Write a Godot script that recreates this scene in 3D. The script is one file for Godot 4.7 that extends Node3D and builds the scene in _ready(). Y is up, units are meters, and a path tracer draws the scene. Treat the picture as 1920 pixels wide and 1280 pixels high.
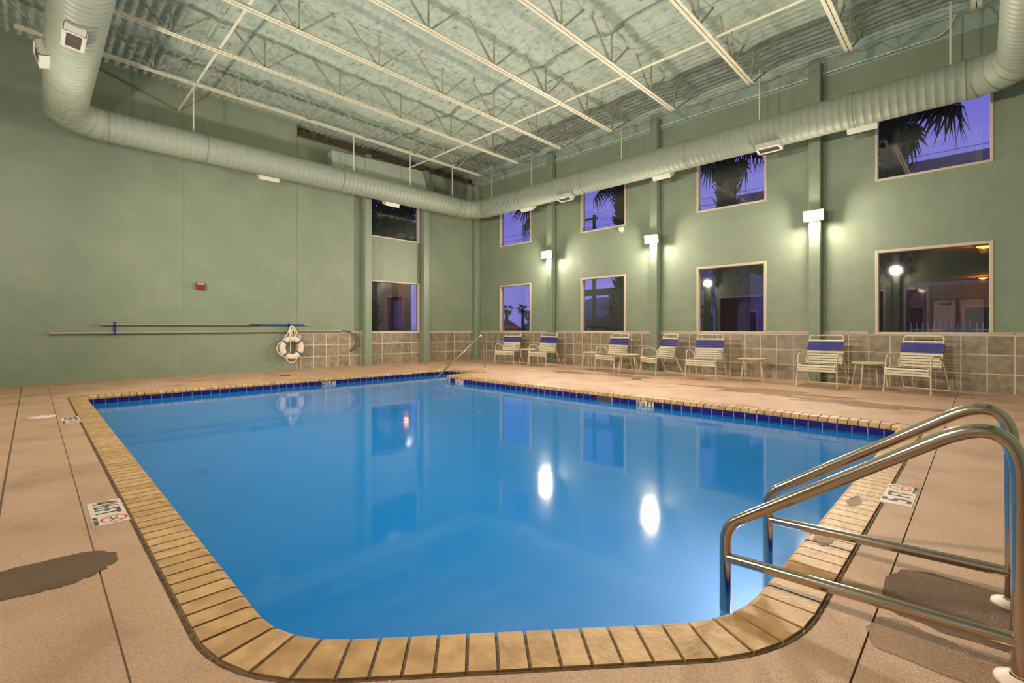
extends Node3D

# ---------------------------------------------------------------- room measures (metres)
const XR := 10.92      # window wall
const ZB := -12.54     # wall with the life ring
const XL := -0.82      # wall beside the camera
const ZN := 1.20       # wall behind the camera
const WATER := -0.128
const SLOPE := 0.011   # fall of the roof towards the window wall
const DUCT_Y := 4.90
const DUCT_R := 0.295

var M := {}
var names := {}
var rng := RandomNumberGenerator.new()
var letters: SystemFont

# ================================================================= helpers
func begin() -> SurfaceTool:
	var st := SurfaceTool.new()
	st.begin(Mesh.PRIMITIVE_TRIANGLES)
	st.set_smooth_group(-1)
	return st

func finish(st: SurfaceTool) -> ArrayMesh:
	st.generate_normals()
	return st.commit()

func numbered(called: String) -> String:
	var n: int = names.get(called, 0)
	names[called] = n + 1
	return called if n == 0 else "%s_%03d" % [called, n]

func part(called: String, mesh: Mesh, material: Material, parent: Node, at := Vector3.ZERO, label := "") -> MeshInstance3D:
	var o := MeshInstance3D.new()
	o.name = called
	o.mesh = mesh
	o.material_override = material
	o.position = at
	parent.add_child(o, true)
	if label:
		o.set_meta("label", label)
	return o

func thing(called: String, label: String, category: String, at := Vector3.ZERO, turn := 0.0, group := "") -> Node3D:
	var o := Node3D.new()
	o.name = numbered(called)
	add_child(o)
	o.position = at
	o.rotation.y = turn
	o.set_meta("label", label)
	o.set_meta("category", category)
	if group:
		o.set_meta("group", group)
	return o

func setting(called: String, label := "") -> Node3D:
	var o := Node3D.new()
	o.name = called
	add_child(o)
	o.set_meta("kind", "structure")
	if label:
		o.set_meta("label", label)
	return o

func tri(st: SurfaceTool, a: Vector3, b: Vector3, c: Vector3) -> void:
	st.add_vertex(a); st.add_vertex(b); st.add_vertex(c)

func quad(st: SurfaceTool, a: Vector3, b: Vector3, c: Vector3, d: Vector3) -> void:
	tri(st, a, b, c); tri(st, a, c, d)

func bx(st: SurfaceTool, c: Vector3, s: Vector3, basis := Basis.IDENTITY) -> void:
	var h := s / 2.0
	var p := []
	for i in 8:
		p.append(c + basis * Vector3(h.x if i & 1 else -h.x, h.y if i & 2 else -h.y, h.z if i & 4 else -h.z))
	quad(st, p[4], p[6], p[7], p[5]); quad(st, p[1], p[3], p[2], p[0])
	quad(st, p[5], p[7], p[3], p[1]); quad(st, p[0], p[2], p[6], p[4])
	quad(st, p[6], p[2], p[3], p[7]); quad(st, p[0], p[4], p[5], p[1])

func span(st: SurfaceTool, a: Vector3, b: Vector3) -> void:
	bx(st, (a + b) / 2.0, (b - a).abs())

func bar(st: SurfaceTool, a: Vector3, b: Vector3, w: float, h: float, up := Vector3.UP) -> void:
	var d := (b - a).normalized()
	var side := up.cross(d).normalized()
	bx(st, (a + b) / 2.0, Vector3(w, h, a.distance_to(b)), Basis(side, d.cross(side).normalized(), d))

# a box whose edges are cut off at an angle
func chamfer(st: SurfaceTool, c: Vector3, s: Vector3, k: float) -> void:
	var h := s / 2.0
	var f := func(sx, sy, sz, a):
		var o := Vector3(h.x - k, h.y - k, h.z - k)
		o[a] = h[a]
		return c + Vector3(o.x * sx, o.y * sy, o.z * sz)
	for a in 3:
		var b := (a + 1) % 3
		var d := (a + 2) % 3
		for s1 in [-1, 1]:
			var q := []
			for e in [[-1, -1], [1, -1], [1, 1], [-1, 1]]:
				var sg := [0, 0, 0]
				sg[a] = s1; sg[b] = e[0]; sg[d] = e[1]
				q.append(f.call(sg[0], sg[1], sg[2], a))
			if s1 > 0: quad(st, q[3], q[2], q[1], q[0])
			else: quad(st, q[0], q[1], q[2], q[3])
			for s2 in [-1, 1]:        # edge between faces a and b
				var sg := [0, 0, 0]
				sg[a] = s1; sg[b] = s2
				var e4 := []
				for t in [-1, 1]:
					sg[d] = t
					e4.append(f.call(sg[0], sg[1], sg[2], a)); e4.append(f.call(sg[0], sg[1], sg[2], b))
				if s1 * s2 > 0: quad(st, e4[0], e4[1], e4[3], e4[2])
				else: quad(st, e4[2], e4[3], e4[1], e4[0])
	for sx in [-1, 1]:
		for sy in [-1, 1]:
			for sz in [-1, 1]:
				var a0: Vector3 = f.call(sx, sy, sz, 0)
				var a1: Vector3 = f.call(sx, sy, sz, 1)
				var a2: Vector3 = f.call(sx, sy, sz, 2)
				if sx * sy * sz > 0: tri(st, a0, a2, a1)
				else: tri(st, a0, a1, a2)

func chamfered(s: Vector3, k: float) -> ArrayMesh:
	var st := begin()
	chamfer(st, Vector3.ZERO, s, k)
	return finish(st)

func boxed(a: Vector3, b: Vector3) -> ArrayMesh:
	var st := begin()
	span(st, a, b)
	return finish(st)

# rounds the corners of a polyline; t: how far from each corner the bend starts
func bend(pts: Array, t: float, steps := 7) -> Array:
	var out := [pts[0]]
	for i in range(1, pts.size() - 1):
		var p: Vector3 = pts[i]
		var a: Vector3 = (pts[i - 1] - p)
		var b: Vector3 = (pts[i + 1] - p)
		var k := minf(t, minf(a.length(), b.length()) * 0.49)
		var p0 := p + a.normalized() * k
		var p1 := p + b.normalized() * k
		for j in steps + 1:
			var u := float(j) / steps
			out.append(p0.lerp(p, u).lerp(p.lerp(p1, u), u))
	out.append(pts[-1])
	return out

# a round bar along a path; radii: a number, or one for each point
func tube(st: SurfaceTool, pts: Array, radius, seg := 10, closed := false) -> void:
	var n := pts.size()
	var rings := []
	var up := Vector3.UP
	for i in n:
		var d: Vector3
		if closed: d = (pts[(i + 1) % n] - pts[(i - 1 + n) % n]).normalized()
		else: d = (pts[mini(i + 1, n - 1)] - pts[maxi(i - 1, 0)]).normalized()
		if i == 0 and absf(d.dot(up)) > 0.9: up = Vector3.RIGHT if absf(d.x) < 0.9 else Vector3.FORWARD
		var side := d.cross(up).normalized()
		up = side.cross(d).normalized()
		var r: float = radius if radius is float else radius[i]
		var ring := []
		for k in seg:
			var a := TAU * k / seg
			ring.append(pts[i] + (side * cos(a) + up * sin(a)) * r)
		rings.append(ring)
	st.set_smooth_group(1)
	for i in (n if closed else n - 1):
		var a: Array = rings[i]
		var b: Array = rings[(i + 1) % n]
		for k in seg:
			var l := (k + 1) % seg
			quad(st, a[k], a[l], b[l], b[k])
	st.set_smooth_group(-1)
	if not closed:
		for k in range(1, seg - 1):
			tri(st, rings[0][0], rings[0][k + 1], rings[0][k])
			tri(st, rings[n - 1][0], rings[n - 1][k], rings[n - 1][k + 1])

func tubed(pts: Array, radius, seg := 10, closed := false) -> ArrayMesh:
	var st := begin()
	tube(st, pts, radius, seg, closed)
	return finish(st)

# turns a profile of (radius, height) round the y axis
func lathe(st: SurfaceTool, profile: Array, seg := 24, at := Vector3.ZERO, smooth := true) -> void:
	st.set_smooth_group(2 if smooth else -1)
	for i in profile.size() - 1:
		var p: Vector2 = profile[i]
		var q: Vector2 = profile[i + 1]
		for k in seg:
			var a := TAU * k / seg
			var b := TAU * (k + 1) / seg
			var f := func(v: Vector2, g: float): return at + Vector3(v.x * cos(g), v.y, v.x * sin(g))
			if p.x > 0: tri(st, f.call(p, a), f.call(q, b), f.call(p, b))
			if q.x > 0: tri(st, f.call(p, a), f.call(q, a), f.call(q, b))
	st.set_smooth_group(-1)

func lathed(profile: Array, seg := 24, smooth := true) -> ArrayMesh:
	var st := begin()
	lathe(st, profile, seg, Vector3.ZERO, smooth)
	return finish(st)

# a flat polygon (x, z) with thickness
func slab(st: SurfaceTool, poly: PackedVector2Array, top: float, bottom: float) -> void:
	var p := poly
	if Geometry2D.is_polygon_clockwise(p): p.reverse()
	var ix := Geometry2D.triangulate_polygon(p)
	for i in range(0, ix.size(), 3):
		var a := p[ix[i]]; var b := p[ix[i + 1]]; var c := p[ix[i + 2]]
		if (b - a).cross(c - a) < 0:
			var t := b; b = c; c = t
		tri(st, Vector3(a.x, top, a.y), Vector3(b.x, top, b.y), Vector3(c.x, top, c.y))
		if bottom < top:
			tri(st, Vector3(a.x, bottom, a.y), Vector3(c.x, bottom, c.y), Vector3(b.x, bottom, b.y))
	if bottom < top:
		for i in p.size():
			var a := p[i]; var b := p[(i + 1) % p.size()]
			quad(st, Vector3(a.x, top, a.y), Vector3(a.x, bottom, a.y), Vector3(b.x, bottom, b.y), Vector3(b.x, top, b.y))

func lettering(text: String, size: float, depth := 0.002) -> TextMesh:
	var t := TextMesh.new()
	t.font = letters
	t.text = text
	t.font_size = 64
	t.pixel_size = size / 46.0
	t.depth = depth
	t.curve_step = 4.0
	return t

# ================================================================= materials
func noise(freq: float, seed_: int, stops: Array, oct := 4, size := 512, kind := FastNoiseLite.TYPE_SIMPLEX_SMOOTH) -> NoiseTexture2D:
	var n := FastNoiseLite.new()
	n.seed = seed_
	n.noise_type = kind
	n.frequency = freq
	n.fractal_octaves = oct
	var t := NoiseTexture2D.new()
	t.width = size
	t.height = size
	t.seamless = true
	t.noise = n
	var g := Gradient.new()
	g.offsets = PackedFloat32Array(stops.map(func(s): return s[0]))
	g.colors = PackedColorArray(stops.map(func(s): return s[1]))
	t.color_ramp = g
	return t

func rgb(r: int, g: int, b: int) -> Color:
	return Color8(r, g, b)

func mat(called: String, c: Color, rough := 0.6, metal := 0.0) -> StandardMaterial3D:
	var m := StandardMaterial3D.new()
	m.resource_name = called
	m.albedo_color = c
	m.roughness = rough
	m.metallic = metal
	M[called] = m
	return m

# colour and relief laid over the thing from three sides
func mottled(called: String, tex: Texture2D, scale: float, rough: float, relief: Texture2D = null, relief_cm := 0.0, tint := Color.WHITE) -> StandardMaterial3D:
	var m := mat(called, tint, rough)
	m.albedo_texture = tex
	m.uv1_triplanar = true
	m.uv1_world_triplanar = true
	m.uv1_scale = Vector3.ONE * scale
	if relief:
		m.heightmap_enabled = true
		m.heightmap_texture = relief
		m.heightmap_scale = relief_cm
	return m

func glow(called: String, c: Color, energy: float) -> StandardMaterial3D:
	var m := mat(called, c, 0.4)
	m.emission_enabled = true
	m.emission = c
	m.emission_energy_multiplier = energy
	return m

func make_materials() -> void:
	var k := Color.BLACK
	var w := Color.WHITE
	var fine := noise(0.06, 3, [[0.0, k], [1.0, w]], 4, 512)
	var grit := noise(0.33, 9, [[0.0, k], [0.45, Color(0.35, 0.35, 0.35)], [1.0, w]], 2, 1024)
	var stucco := noise(0.02, 4, [[0.0, k], [1.0, w]], 5, 512)
	# painted block wall
	mottled("wall_paint", noise(0.006, 11, [[0.2, rgb(125, 140, 121)], [0.5, rgb(128, 143, 124)], [0.8, rgb(132, 146, 127)]], 5), 0.3, 0.5, stucco, 0.5)
	mottled("column_paint", noise(0.01, 12, [[0.2, rgb(124, 141, 122)], [0.8, rgb(130, 146, 127)]], 3), 0.8, 0.45)
	mottled("upper_band", noise(0.01, 13, [[0.2, rgb(146, 164, 152)], [0.8, rgb(156, 173, 161)]], 4), 0.4, 0.6, fine, 0.3)
	# sprayed ceiling: pale, with grime caught in it
	mottled("ceiling_spray", noise(0.012, 21, [[0.0, rgb(146, 168, 164)], [0.25, rgb(192, 206, 192)], [0.5, rgb(206, 216, 200)], [0.8, rgb(214, 222, 206)], [1.0, rgb(194, 212, 204)]], 6, 1024), 0.28, 0.75, fine, 1.6)
	var spots := noise(0.02, 25, [[0.0, rgb(96, 108, 110)], [0.12, rgb(170, 180, 176)], [0.24, rgb(236, 241, 238)], [0.5, w], [1.0, w]], 7, 1024)
	M.ceiling_spray.albedo_color = Color(0.83, 0.87, 0.88)
	M.ceiling_spray.detail_enabled = true
	M.ceiling_spray.detail_blend_mode = BaseMaterial3D.BLEND_MODE_MUL
	M.ceiling_spray.detail_albedo = spots
	M.ceiling_spray.detail_uv_layer = BaseMaterial3D.DETAIL_UV_2
	M.ceiling_spray.uv2_triplanar = true
	M.ceiling_spray.uv2_world_triplanar = true
	M.ceiling_spray.uv2_scale = Vector3(0.45, 0.3, 0.2)
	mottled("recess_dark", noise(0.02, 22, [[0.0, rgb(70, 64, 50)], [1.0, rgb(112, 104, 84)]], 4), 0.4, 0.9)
	mottled("joist_paint", noise(0.012, 23, [[0.0, rgb(150, 120, 78)], [0.12, rgb(204, 204, 180)], [1.0, rgb(220, 221, 202)]], 4), 0.9, 0.55)
	mottled("web_paint", noise(0.012, 24, [[0.0, rgb(112, 98, 76)], [0.3, rgb(146, 150, 134)], [1.0, rgb(170, 176, 160)]], 4), 1.1, 0.6)
	# ducts
	mottled("duct_paint", noise(0.01, 31, [[0.0, rgb(140, 153, 140)], [1.0, rgb(152, 165, 151)]], 3), 0.5, 0.52)
	mat("duct_seam", rgb(138, 134, 116), 0.6)
	mat("register_white", rgb(206, 212, 200), 0.5)
	mat("register_grille", rgb(112, 104, 100), 0.6)
	# deck
	var deck := mottled("deck_concrete", noise(0.07, 41, [[0.0, rgb(178, 145, 122)], [0.35, rgb(198, 164, 138)], [0.6, rgb(208, 173, 146)], [1.0, rgb(216, 184, 158)]], 7, 1024), 0.9, 0.5, grit, 0.55)
	deck.detail_enabled = true
	deck.detail_blend_mode = BaseMaterial3D.BLEND_MODE_MUL
	deck.detail_albedo = noise(0.008, 42, [[0.0, rgb(200, 190, 180)], [0.4, rgb(236, 231, 226)], [1.0, w]], 6, 1024)
	deck.detail_uv_layer = BaseMaterial3D.DETAIL_UV_2
	deck.uv2_triplanar = true
	deck.uv2_world_triplanar = true
	deck.uv2_scale = Vector3.ONE * 0.17
	for wetness in [["deck_wet", Color(0.56, 0.52, 0.47), 0.16], ["deck_damp", Color(0.80, 0.77, 0.71), 0.26]]:
		var d: StandardMaterial3D = deck.duplicate()
		d.resource_name = wetness[0]
		d.albedo_color = wetness[1]
		d.roughness = wetness[2]
		M[wetness[0]] = d
	mat("joint_dark", rgb(112, 92, 72), 0.8)
	mottled("mastic", noise(0.05, 45, [[0.0, rgb(70, 52, 38)], [0.6, rgb(104, 84, 64)], [1.0, rgb(150, 132, 108)]], 4), 1.5, 0.3, fine, 0.6)
	# coping
	for i in 3:
		mottled("coping_%d" % i, noise(0.014, 51 + i, [[0.0, [rgb(154, 122, 80), rgb(162, 130, 88), rgb(150, 118, 76)][i]], [0.6, [rgb(184, 149, 101), rgb(192, 158, 111), rgb(178, 143, 95)][i]], [1.0, rgb(198, 164, 116)]], 5), 1.1, 0.5, fine, 0.15)
	mottled("mortar", noise(0.06, 55, [[0.0, rgb(84, 66, 50)], [1.0, rgb(126, 104, 82)]], 3), 1.4, 0.8, fine, 0.4)
	# tiles
	for i in 4:
		mottled("wall_tile_%d" % i, noise(0.012, 61 + i, [[0.1, rgb(124, 116, 102)], [0.4, rgb(144, 134, 118)], [0.7, rgb(156, 145, 128)], [1.0, rgb(172, 158, 138)]], 6), 0.9, 0.35, null, 0.0, [Color(1, 1, 1), Color(0.95, 0.95, 0.96), Color(1.0, 0.98, 0.95), Color(0.93, 0.92, 0.9)][i])
	mottled("cap_tile", noise(0.05, 66, [[0.0, rgb(150, 120, 96)], [0.5, rgb(190, 168, 144)], [1.0, rgb(214, 196, 174)]], 4), 1.6, 0.5, fine, 0.3)
	mat("grout", rgb(214, 204, 184), 0.8)
	for i in 3:
		mottled("blue_tile_%d" % i, noise(0.03, 71 + i, [[0.0, rgb(16, 14, 80)], [0.55, rgb(28, 24, 112)], [1.0, rgb(58, 58, 150)]], 4), 2.0, 0.14)
	mat("blue_grout", rgb(150, 146, 180), 0.7)
	mat("white_tile", rgb(214, 202, 192), 0.4)
	mat("black_print", rgb(44, 40, 38), 0.6)
	mat("red_print", rgb(192, 44, 44), 0.6)
	# pool
	mottled("pool_plaster", noise(0.01, 81, [[0.0, rgb(120, 186, 226)], [1.0, rgb(140, 200, 234)]], 4), 0.3, 0.7)
	var water := mat("pool_water", rgb(3, 136, 230), 0.06)
	water.transparency = BaseMaterial3D.TRANSPARENCY_ALPHA
	water.albedo_color.a = 0.6
	water.metallic_specular = 0.36      # water mirrors half as much as glass
	water.uv1_triplanar = true
	water.uv1_world_triplanar = true
	water.uv1_scale = Vector3.ONE * 0.4
	water.heightmap_enabled = true
	water.heightmap_texture = noise(0.012, 82, [[0.0, k], [1.0, w]], 2, 512)
	water.heightmap_scale = 0.05
	# metal, plastic
	var steel := mat("stainless", rgb(196, 184, 170), 0.16, 1.0)
	steel.metallic_specular = 0.6
	mat("aluminium", rgb(186, 180, 166), 0.4, 0.6)
	mat("white_plastic", rgb(222, 206, 196), 0.45)
	mat("chair_frame", rgb(208, 200, 176), 0.38)
	mat("strap_cream", rgb(210, 202, 180), 0.42)
	mat("strap_blue", rgb(38, 46, 142), 0.36)
	mat("table_top", rgb(202, 188, 156), 0.4)
	mat("bracket_blue", rgb(30, 40, 150), 0.5)
	mat("pole_blue", rgb(36, 62, 130), 0.4)
	mat("ring_white", rgb(226, 216, 200), 0.5)
	mat("ring_band", rgb(84, 96, 176), 0.55)
	mat("rope", rgb(226, 220, 200), 0.8)
	mat("hook_dark", rgb(58, 50, 44), 0.5)
	mat("alarm_red", rgb(150, 36, 26), 0.4)
	mat("alarm_lens", rgb(200, 196, 190), 0.3)
	mat("lamp_housing", rgb(96, 84, 66), 0.5, 0.3)
	mat("window_frame", rgb(200, 188, 166), 0.5)
	mat("drain_metal", rgb(96, 78, 56), 0.4, 0.6)
	mottled("caulk_rust", noise(0.03, 95, [[0.0, rgb(110, 92, 56)], [0.5, rgb(136, 130, 96)], [1.0, rgb(134, 140, 116)]], 4), 1.2, 0.8)
	mat("seam_dark", rgb(112, 118, 88), 0.9)
	var glass := mat("glass", rgb(20, 20, 24), 0.02)
	glass.transparency = BaseMaterial3D.TRANSPARENCY_ALPHA
	glass.albedo_color.a = 0.05
	mat("door_white", rgb(214, 212, 220), 0.45)
	mat("door_dark", rgb(60, 54, 50), 0.5)
	# outdoors
	mottled("asphalt", noise(0.05, 91, [[0.0, rgb(52, 50, 54)], [1.0, rgb(74, 70, 74)]], 4), 0.5, 0.9)
	mottled("palm_bark", noise(0.06, 92, [[0.0, rgb(60, 50, 40)], [1.0, rgb(104, 90, 72)]], 4), 1.5, 0.95)
	mat("palm_leaf", rgb(46, 62, 36), 0.7)
	mat("tree_leaf", rgb(44, 62, 34), 0.7)
	mat("shrub_leaf", rgb(40, 52, 34), 0.8)
	mottled("outer_wall", noise(0.02, 93, [[0.0, rgb(156, 146, 150)], [1.0, rgb(176, 166, 168)]], 3), 0.5, 0.9)
	mottled("outer_wall_brown", noise(0.02, 94, [[0.0, rgb(118, 96, 84)], [1.0, rgb(142, 118, 102)]], 3), 0.5, 0.9)
	mat("roof_grey", rgb(86, 84, 104), 0.9)
	mat("soffit_tan", rgb(190, 140, 80), 0.8)
	mat("timber_dark", rgb(52, 44, 42), 0.9)
	mat("fence_white", rgb(206, 204, 214), 0.6)
	mat("sign_red", rgb(150, 24, 32), 0.5)
	mat("sign_white", rgb(220, 216, 216), 0.5)
	mat("car_red", rgb(176, 24, 26), 0.3)
	mat("car_glass", rgb(20, 20, 26), 0.1)
	mat("tyre", rgb(26, 26, 28), 0.9)
	mat("corridor_wall", rgb(150, 130, 140), 0.8)
	glow("lamp_glow", Color(1.0, 0.93, 0.84), 4.5)
	glow("orange_lamp_glow", Color(1.0, 0.55, 0.16), 9.0)
	glow("corridor_lamp_glow", Color(1.0, 0.9, 0.94), 7.0)
	glow("pool_lamp_glow", Color(0.8, 0.92, 1.0), 4.0)

# ================================================================= setting
# walls cut round openings: u along the wall, v up; a piece of wall for every cell that no opening covers
func wall_cells(st: SurfaceTool, u0: float, u1: float, v0: float, v1: float, holes: Array, put: Callable) -> void:
	var us := [u0, u1]
	for h in holes: us.append_array([h[0], h[1]])
	us.sort()
	for i in us.size() - 1:
		if us[i + 1] - us[i] < 0.001: continue
		var mid: float = (us[i] + us[i + 1]) / 2.0
		var cut := []
		for h in holes:
			if h[0] < mid and h[1] > mid: cut.append([h[2], h[3]])
		cut.sort_custom(func(a, b): return a[0] < b[0])
		var v := v0
		for c in cut:
			if c[0] > v + 0.001: put.call(st, us[i], us[i + 1], v, c[0])
			v = c[1]
		if v1 > v: put.call(st, us[i], us[i + 1], v, v1)

const WIN_R := [[-11.37, -9.96], [-8.06, -6.61], [-4.73, -3.23], [-1.39, 0.14]]
const WIN_B := [6.86, 8.56]
const LEFT_GLASS := [[-8.85, -6.2], [-5.35, -2.6], [-2.05, -1.35]]

func build_walls() -> void:
	# window wall
	var holes := []
	for w in WIN_R:
		holes.append([w[0], w[1], 0.93, 2.47])
		holes.append([w[0], w[1], 3.74, 5.12])
	var st := begin()
	wall_cells(st, ZB - 0.6, ZN + 0.25, -0.3, 5.985, holes, func(s, a, b, c, d): span(s, Vector3(XR, c, a), Vector3(XR + 0.2, d, b)))
	var wr := setting("wall_right", "pale green painted wall with eight windows above grey tiles")
	part("plaster", finish(st), M.wall_paint, wr)
	part("upper_band", boxed(Vector3(XR + 0.02, 5.985, ZB - 0.6), Vector3(XR + 0.2, 6.7, ZN + 0.25)), M.upper_band, wr)
	part("ledge", boxed(Vector3(XR - 0.03, 5.955, ZB), Vector3(XR + 0.1, 5.985, ZN)), M.upper_band, wr)
	# wall with the life ring
	st = begin()
	var hb := [[WIN_B[0], WIN_B[1], 0.93, 2.46], [WIN_B[0], WIN_B[1], 3.72, 5.12]]
	var wb := setting("wall_back", "pale green painted wall with life ring and pool poles")
	wall_cells(st, 4.806, XR, -0.3, 6.02, hb, func(s, a, b, c, d): span(s, Vector3(a, c, ZB), Vector3(b, d, ZB - 0.2)))
	part("plaster", finish(st), M.wall_paint, wb)
	part("plaster", boxed(Vector3(2.365, -0.3, ZB), Vector3(4.798, 6.6, ZB - 0.2)), M.wall_paint, wb)
	part("plaster", boxed(Vector3(XL - 0.2, -0.3, ZB), Vector3(2.355, 6.6, ZB - 0.2)), M.wall_paint, wb)
	for x in [2.36, 4.802]:
		part("joint_filler", boxed(Vector3(x - 0.006, -0.3, ZB - 0.2), Vector3(x + 0.006, 6.3, ZB - 0.006)), M.wall_paint, wb)
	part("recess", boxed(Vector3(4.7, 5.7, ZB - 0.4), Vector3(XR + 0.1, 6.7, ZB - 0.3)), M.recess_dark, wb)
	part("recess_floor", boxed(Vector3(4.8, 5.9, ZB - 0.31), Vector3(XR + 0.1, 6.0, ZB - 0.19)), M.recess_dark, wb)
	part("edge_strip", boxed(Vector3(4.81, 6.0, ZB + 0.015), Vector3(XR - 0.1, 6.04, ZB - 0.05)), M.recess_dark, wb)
	st = begin()                       # old caulk that has run down the panel joint
	var y := 2.5
	while y < 6.2:
		var h := rng.randf_range(0.12, 0.3)
		var wd := rng.randf_range(0.005, 0.012) if y < 4.6 else rng.randf_range(0.014, 0.03)
		span(st, Vector3(2.36 - wd / 2, y, ZB), Vector3(2.36 + wd / 2, y + h, ZB + 0.004))
		y += h
	part("caulk_line", finish(st), M.caulk_rust, wb)
	# wall beside the camera: glazing, double door
	holes = [[-1.28, 0.1, 0.0, 2.1]]
	for g in LEFT_GLASS: holes.append([g[0], g[1], 0.25, 2.55])
	st = begin()
	wall_cells(st, ZB - 0.2, ZN + 0.2, -0.3, 6.7, holes, func(s, a, b, c, d): span(s, Vector3(XL - 0.2, c, a), Vector3(XL, d, b)))
	part("plaster", finish(st), M.wall_paint, setting("wall_left", "pale green painted wall beside the camera"))
	part("plaster", boxed(Vector3(XL - 0.2, -0.3, ZN), Vector3(XR + 0.2, 6.7, ZN + 0.2)), M.wall_paint, setting("wall_front", "pale green painted wall behind the camera"))

# a pane with its frame in an opening; along: direction of the wall, out: outwards
func window(n: int, a: Vector3, along: Vector3, out: Vector3, width: float, height: float, wide: float) -> void:
	var w := setting("window_%d" % n)
	var up := Vector3.UP
	var mid := a + along * width / 2 + up * height / 2
	for e in [[0.0, 1], [1.0, 1]]:      # sides, then top and bottom
		var p: Vector3 = a + along * (width * e[0] + (wide / 2 if e[0] == 0.0 else -wide / 2)) + up * height / 2
		part("frame_side", chamfer_at(p + out * 0.05, (along * wide + up * height + out * 0.14).abs(), 0.006), M.window_frame, w)
	for e in [0.0, 1.0]:
		var p: Vector3 = a + along * width / 2 + up * (height * e + (wide / 2 if e == 0.0 else -wide / 2))
		part("frame_rail", chamfer_at(p + out * 0.05, (along * (width - 2 * wide) + up * wide + out * 0.14).abs(), 0.006), M.window_frame, w)
	for g in [0.066, 0.082]:
		part("pane", boxed(mid + out * g - along * (width / 2 - wide) - up * (height / 2 - wide), mid + out * (g + 0.004) + along * (width / 2 - wide) + up * (height / 2 - wide)), M.glass, w)

func chamfer_tilted(c: Vector3, s: Vector3, k: float, tilt: Basis) -> ArrayMesh:
	var st := begin()
	chamfer(st, c, s, k)
	var m := finish(st)
	var out := SurfaceTool.new()
	out.append_from(m, 0, Transform3D(tilt, Vector3.ZERO))
	return out.commit()

func chamfer_at(c: Vector3, s: Vector3, k: float) -> ArrayMesh:
	var st := begin()
	chamfer(st, c, s, k)
	return finish(st)

func build_windows() -> void:
	var n := 1
	for w in WIN_R:
		window(n, Vector3(XR, 0.93, w[0]), Vector3(0, 0, 1), Vector3(1, 0, 0), w[1] - w[0], 1.54, 0.05)
		window(n + 1, Vector3(XR, 3.74, w[0]), Vector3(0, 0, 1), Vector3(1, 0, 0), w[1] - w[0], 1.38, 0.04)
		n += 2
	window(n, Vector3(WIN_B[0], 0.93, ZB), Vector3(1, 0, 0), Vector3(0, 0, -1), WIN_B[1] - WIN_B[0], 1.53, 0.04)
	window(n + 1, Vector3(WIN_B[0], 3.72, ZB), Vector3(1, 0, 0), Vector3(0, 0, -1), WIN_B[1] - WIN_B[0], 1.40, 0.04)
	n += 2
	for g in LEFT_GLASS:
		window(n, Vector3(XL, 0.25, g[0]), Vector3(0, 0, 1), Vector3(-1, 0, 0), g[1] - g[0], 2.3, 0.06)
		n += 1

func build_door() -> void:
	var d := setting("door_1")
	part("frame", chamfer_at(Vector3(XL - 0.06, 1.05, -1.265), Vector3(0.1, 2.1, 0.03), 0.005), M.door_dark, d)
	part("frame", chamfer_at(Vector3(XL - 0.06, 1.05, 0.085), Vector3(0.1, 2.1, 0.03), 0.005), M.door_dark, d)
	part("mullion", chamfer_at(Vector3(XL - 0.06, 1.05, -0.59), Vector3(0.1, 2.1, 0.1), 0.005), M.door_dark, d)
	for z in [-0.945, -0.235]:
		var l := part("leaf", chamfer_at(Vector3(XL - 0.07, 1.04, z), Vector3(0.05, 2.06, 0.6), 0.006), M.door_white, d)
		var s: float = signf(z + 0.59)
		part("push_bar", chamfer_at(Vector3(XL - 0.02, 1.0, z - s * 0.12), Vector3(0.04, 0.06, 0.3), 0.01), M.door_dark, l)
	part("closer", chamfer_at(Vector3(XL - 0.025, 1.93, -0.9), Vector3(0.04, 0.06, 0.28), 0.008), M.door_dark, d)

func tile_row(parent: Node3D, a: Vector3, along: Vector3, inward: Vector3, length: float, pitch: float, start: float, skip: Array) -> void:
	var tm := chamfered((along * (pitch - 0.013) + Vector3(0, 0.297, 0) + inward * 0.012).abs(), 0.003)
	var cap := chamfered((along * (pitch - 0.004) + Vector3(0, 0.05, 0) + inward * 0.02).abs(), 0.006)
	var x := start
	while x < length:
		var c0 := maxf(x, 0.0)
		var c1 := minf(x + pitch, length)
		if c1 - c0 > 0.02:
			var mid := a + along * (c0 + c1) / 2
			for r in 3:
				var o := part("tile", tm, M["wall_tile_%d" % rng.randi_range(0, 3)], parent, mid + Vector3(0, 0.31 * r + 0.15, 0) + inward * 0.012)
				if c1 - c0 < pitch - 0.01:
					o.scale = Vector3.ONE + along.abs() * ((c1 - c0 - 0.013) / (pitch - 0.013) - 1.0)
			var over := false
			for k in skip:
				if c0 + 0.1 > k[0] and c1 - 0.1 < k[1]: over = true
			if not over:
				var q := part("cap_tile", cap, M.cap_tile, parent, mid + Vector3(0, 0.958, 0) + inward * 0.012)
				if c1 - c0 < pitch - 0.01:
					q.scale = Vector3.ONE + along.abs() * ((c1 - c0) / pitch - 1.0)
		x += pitch

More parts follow.
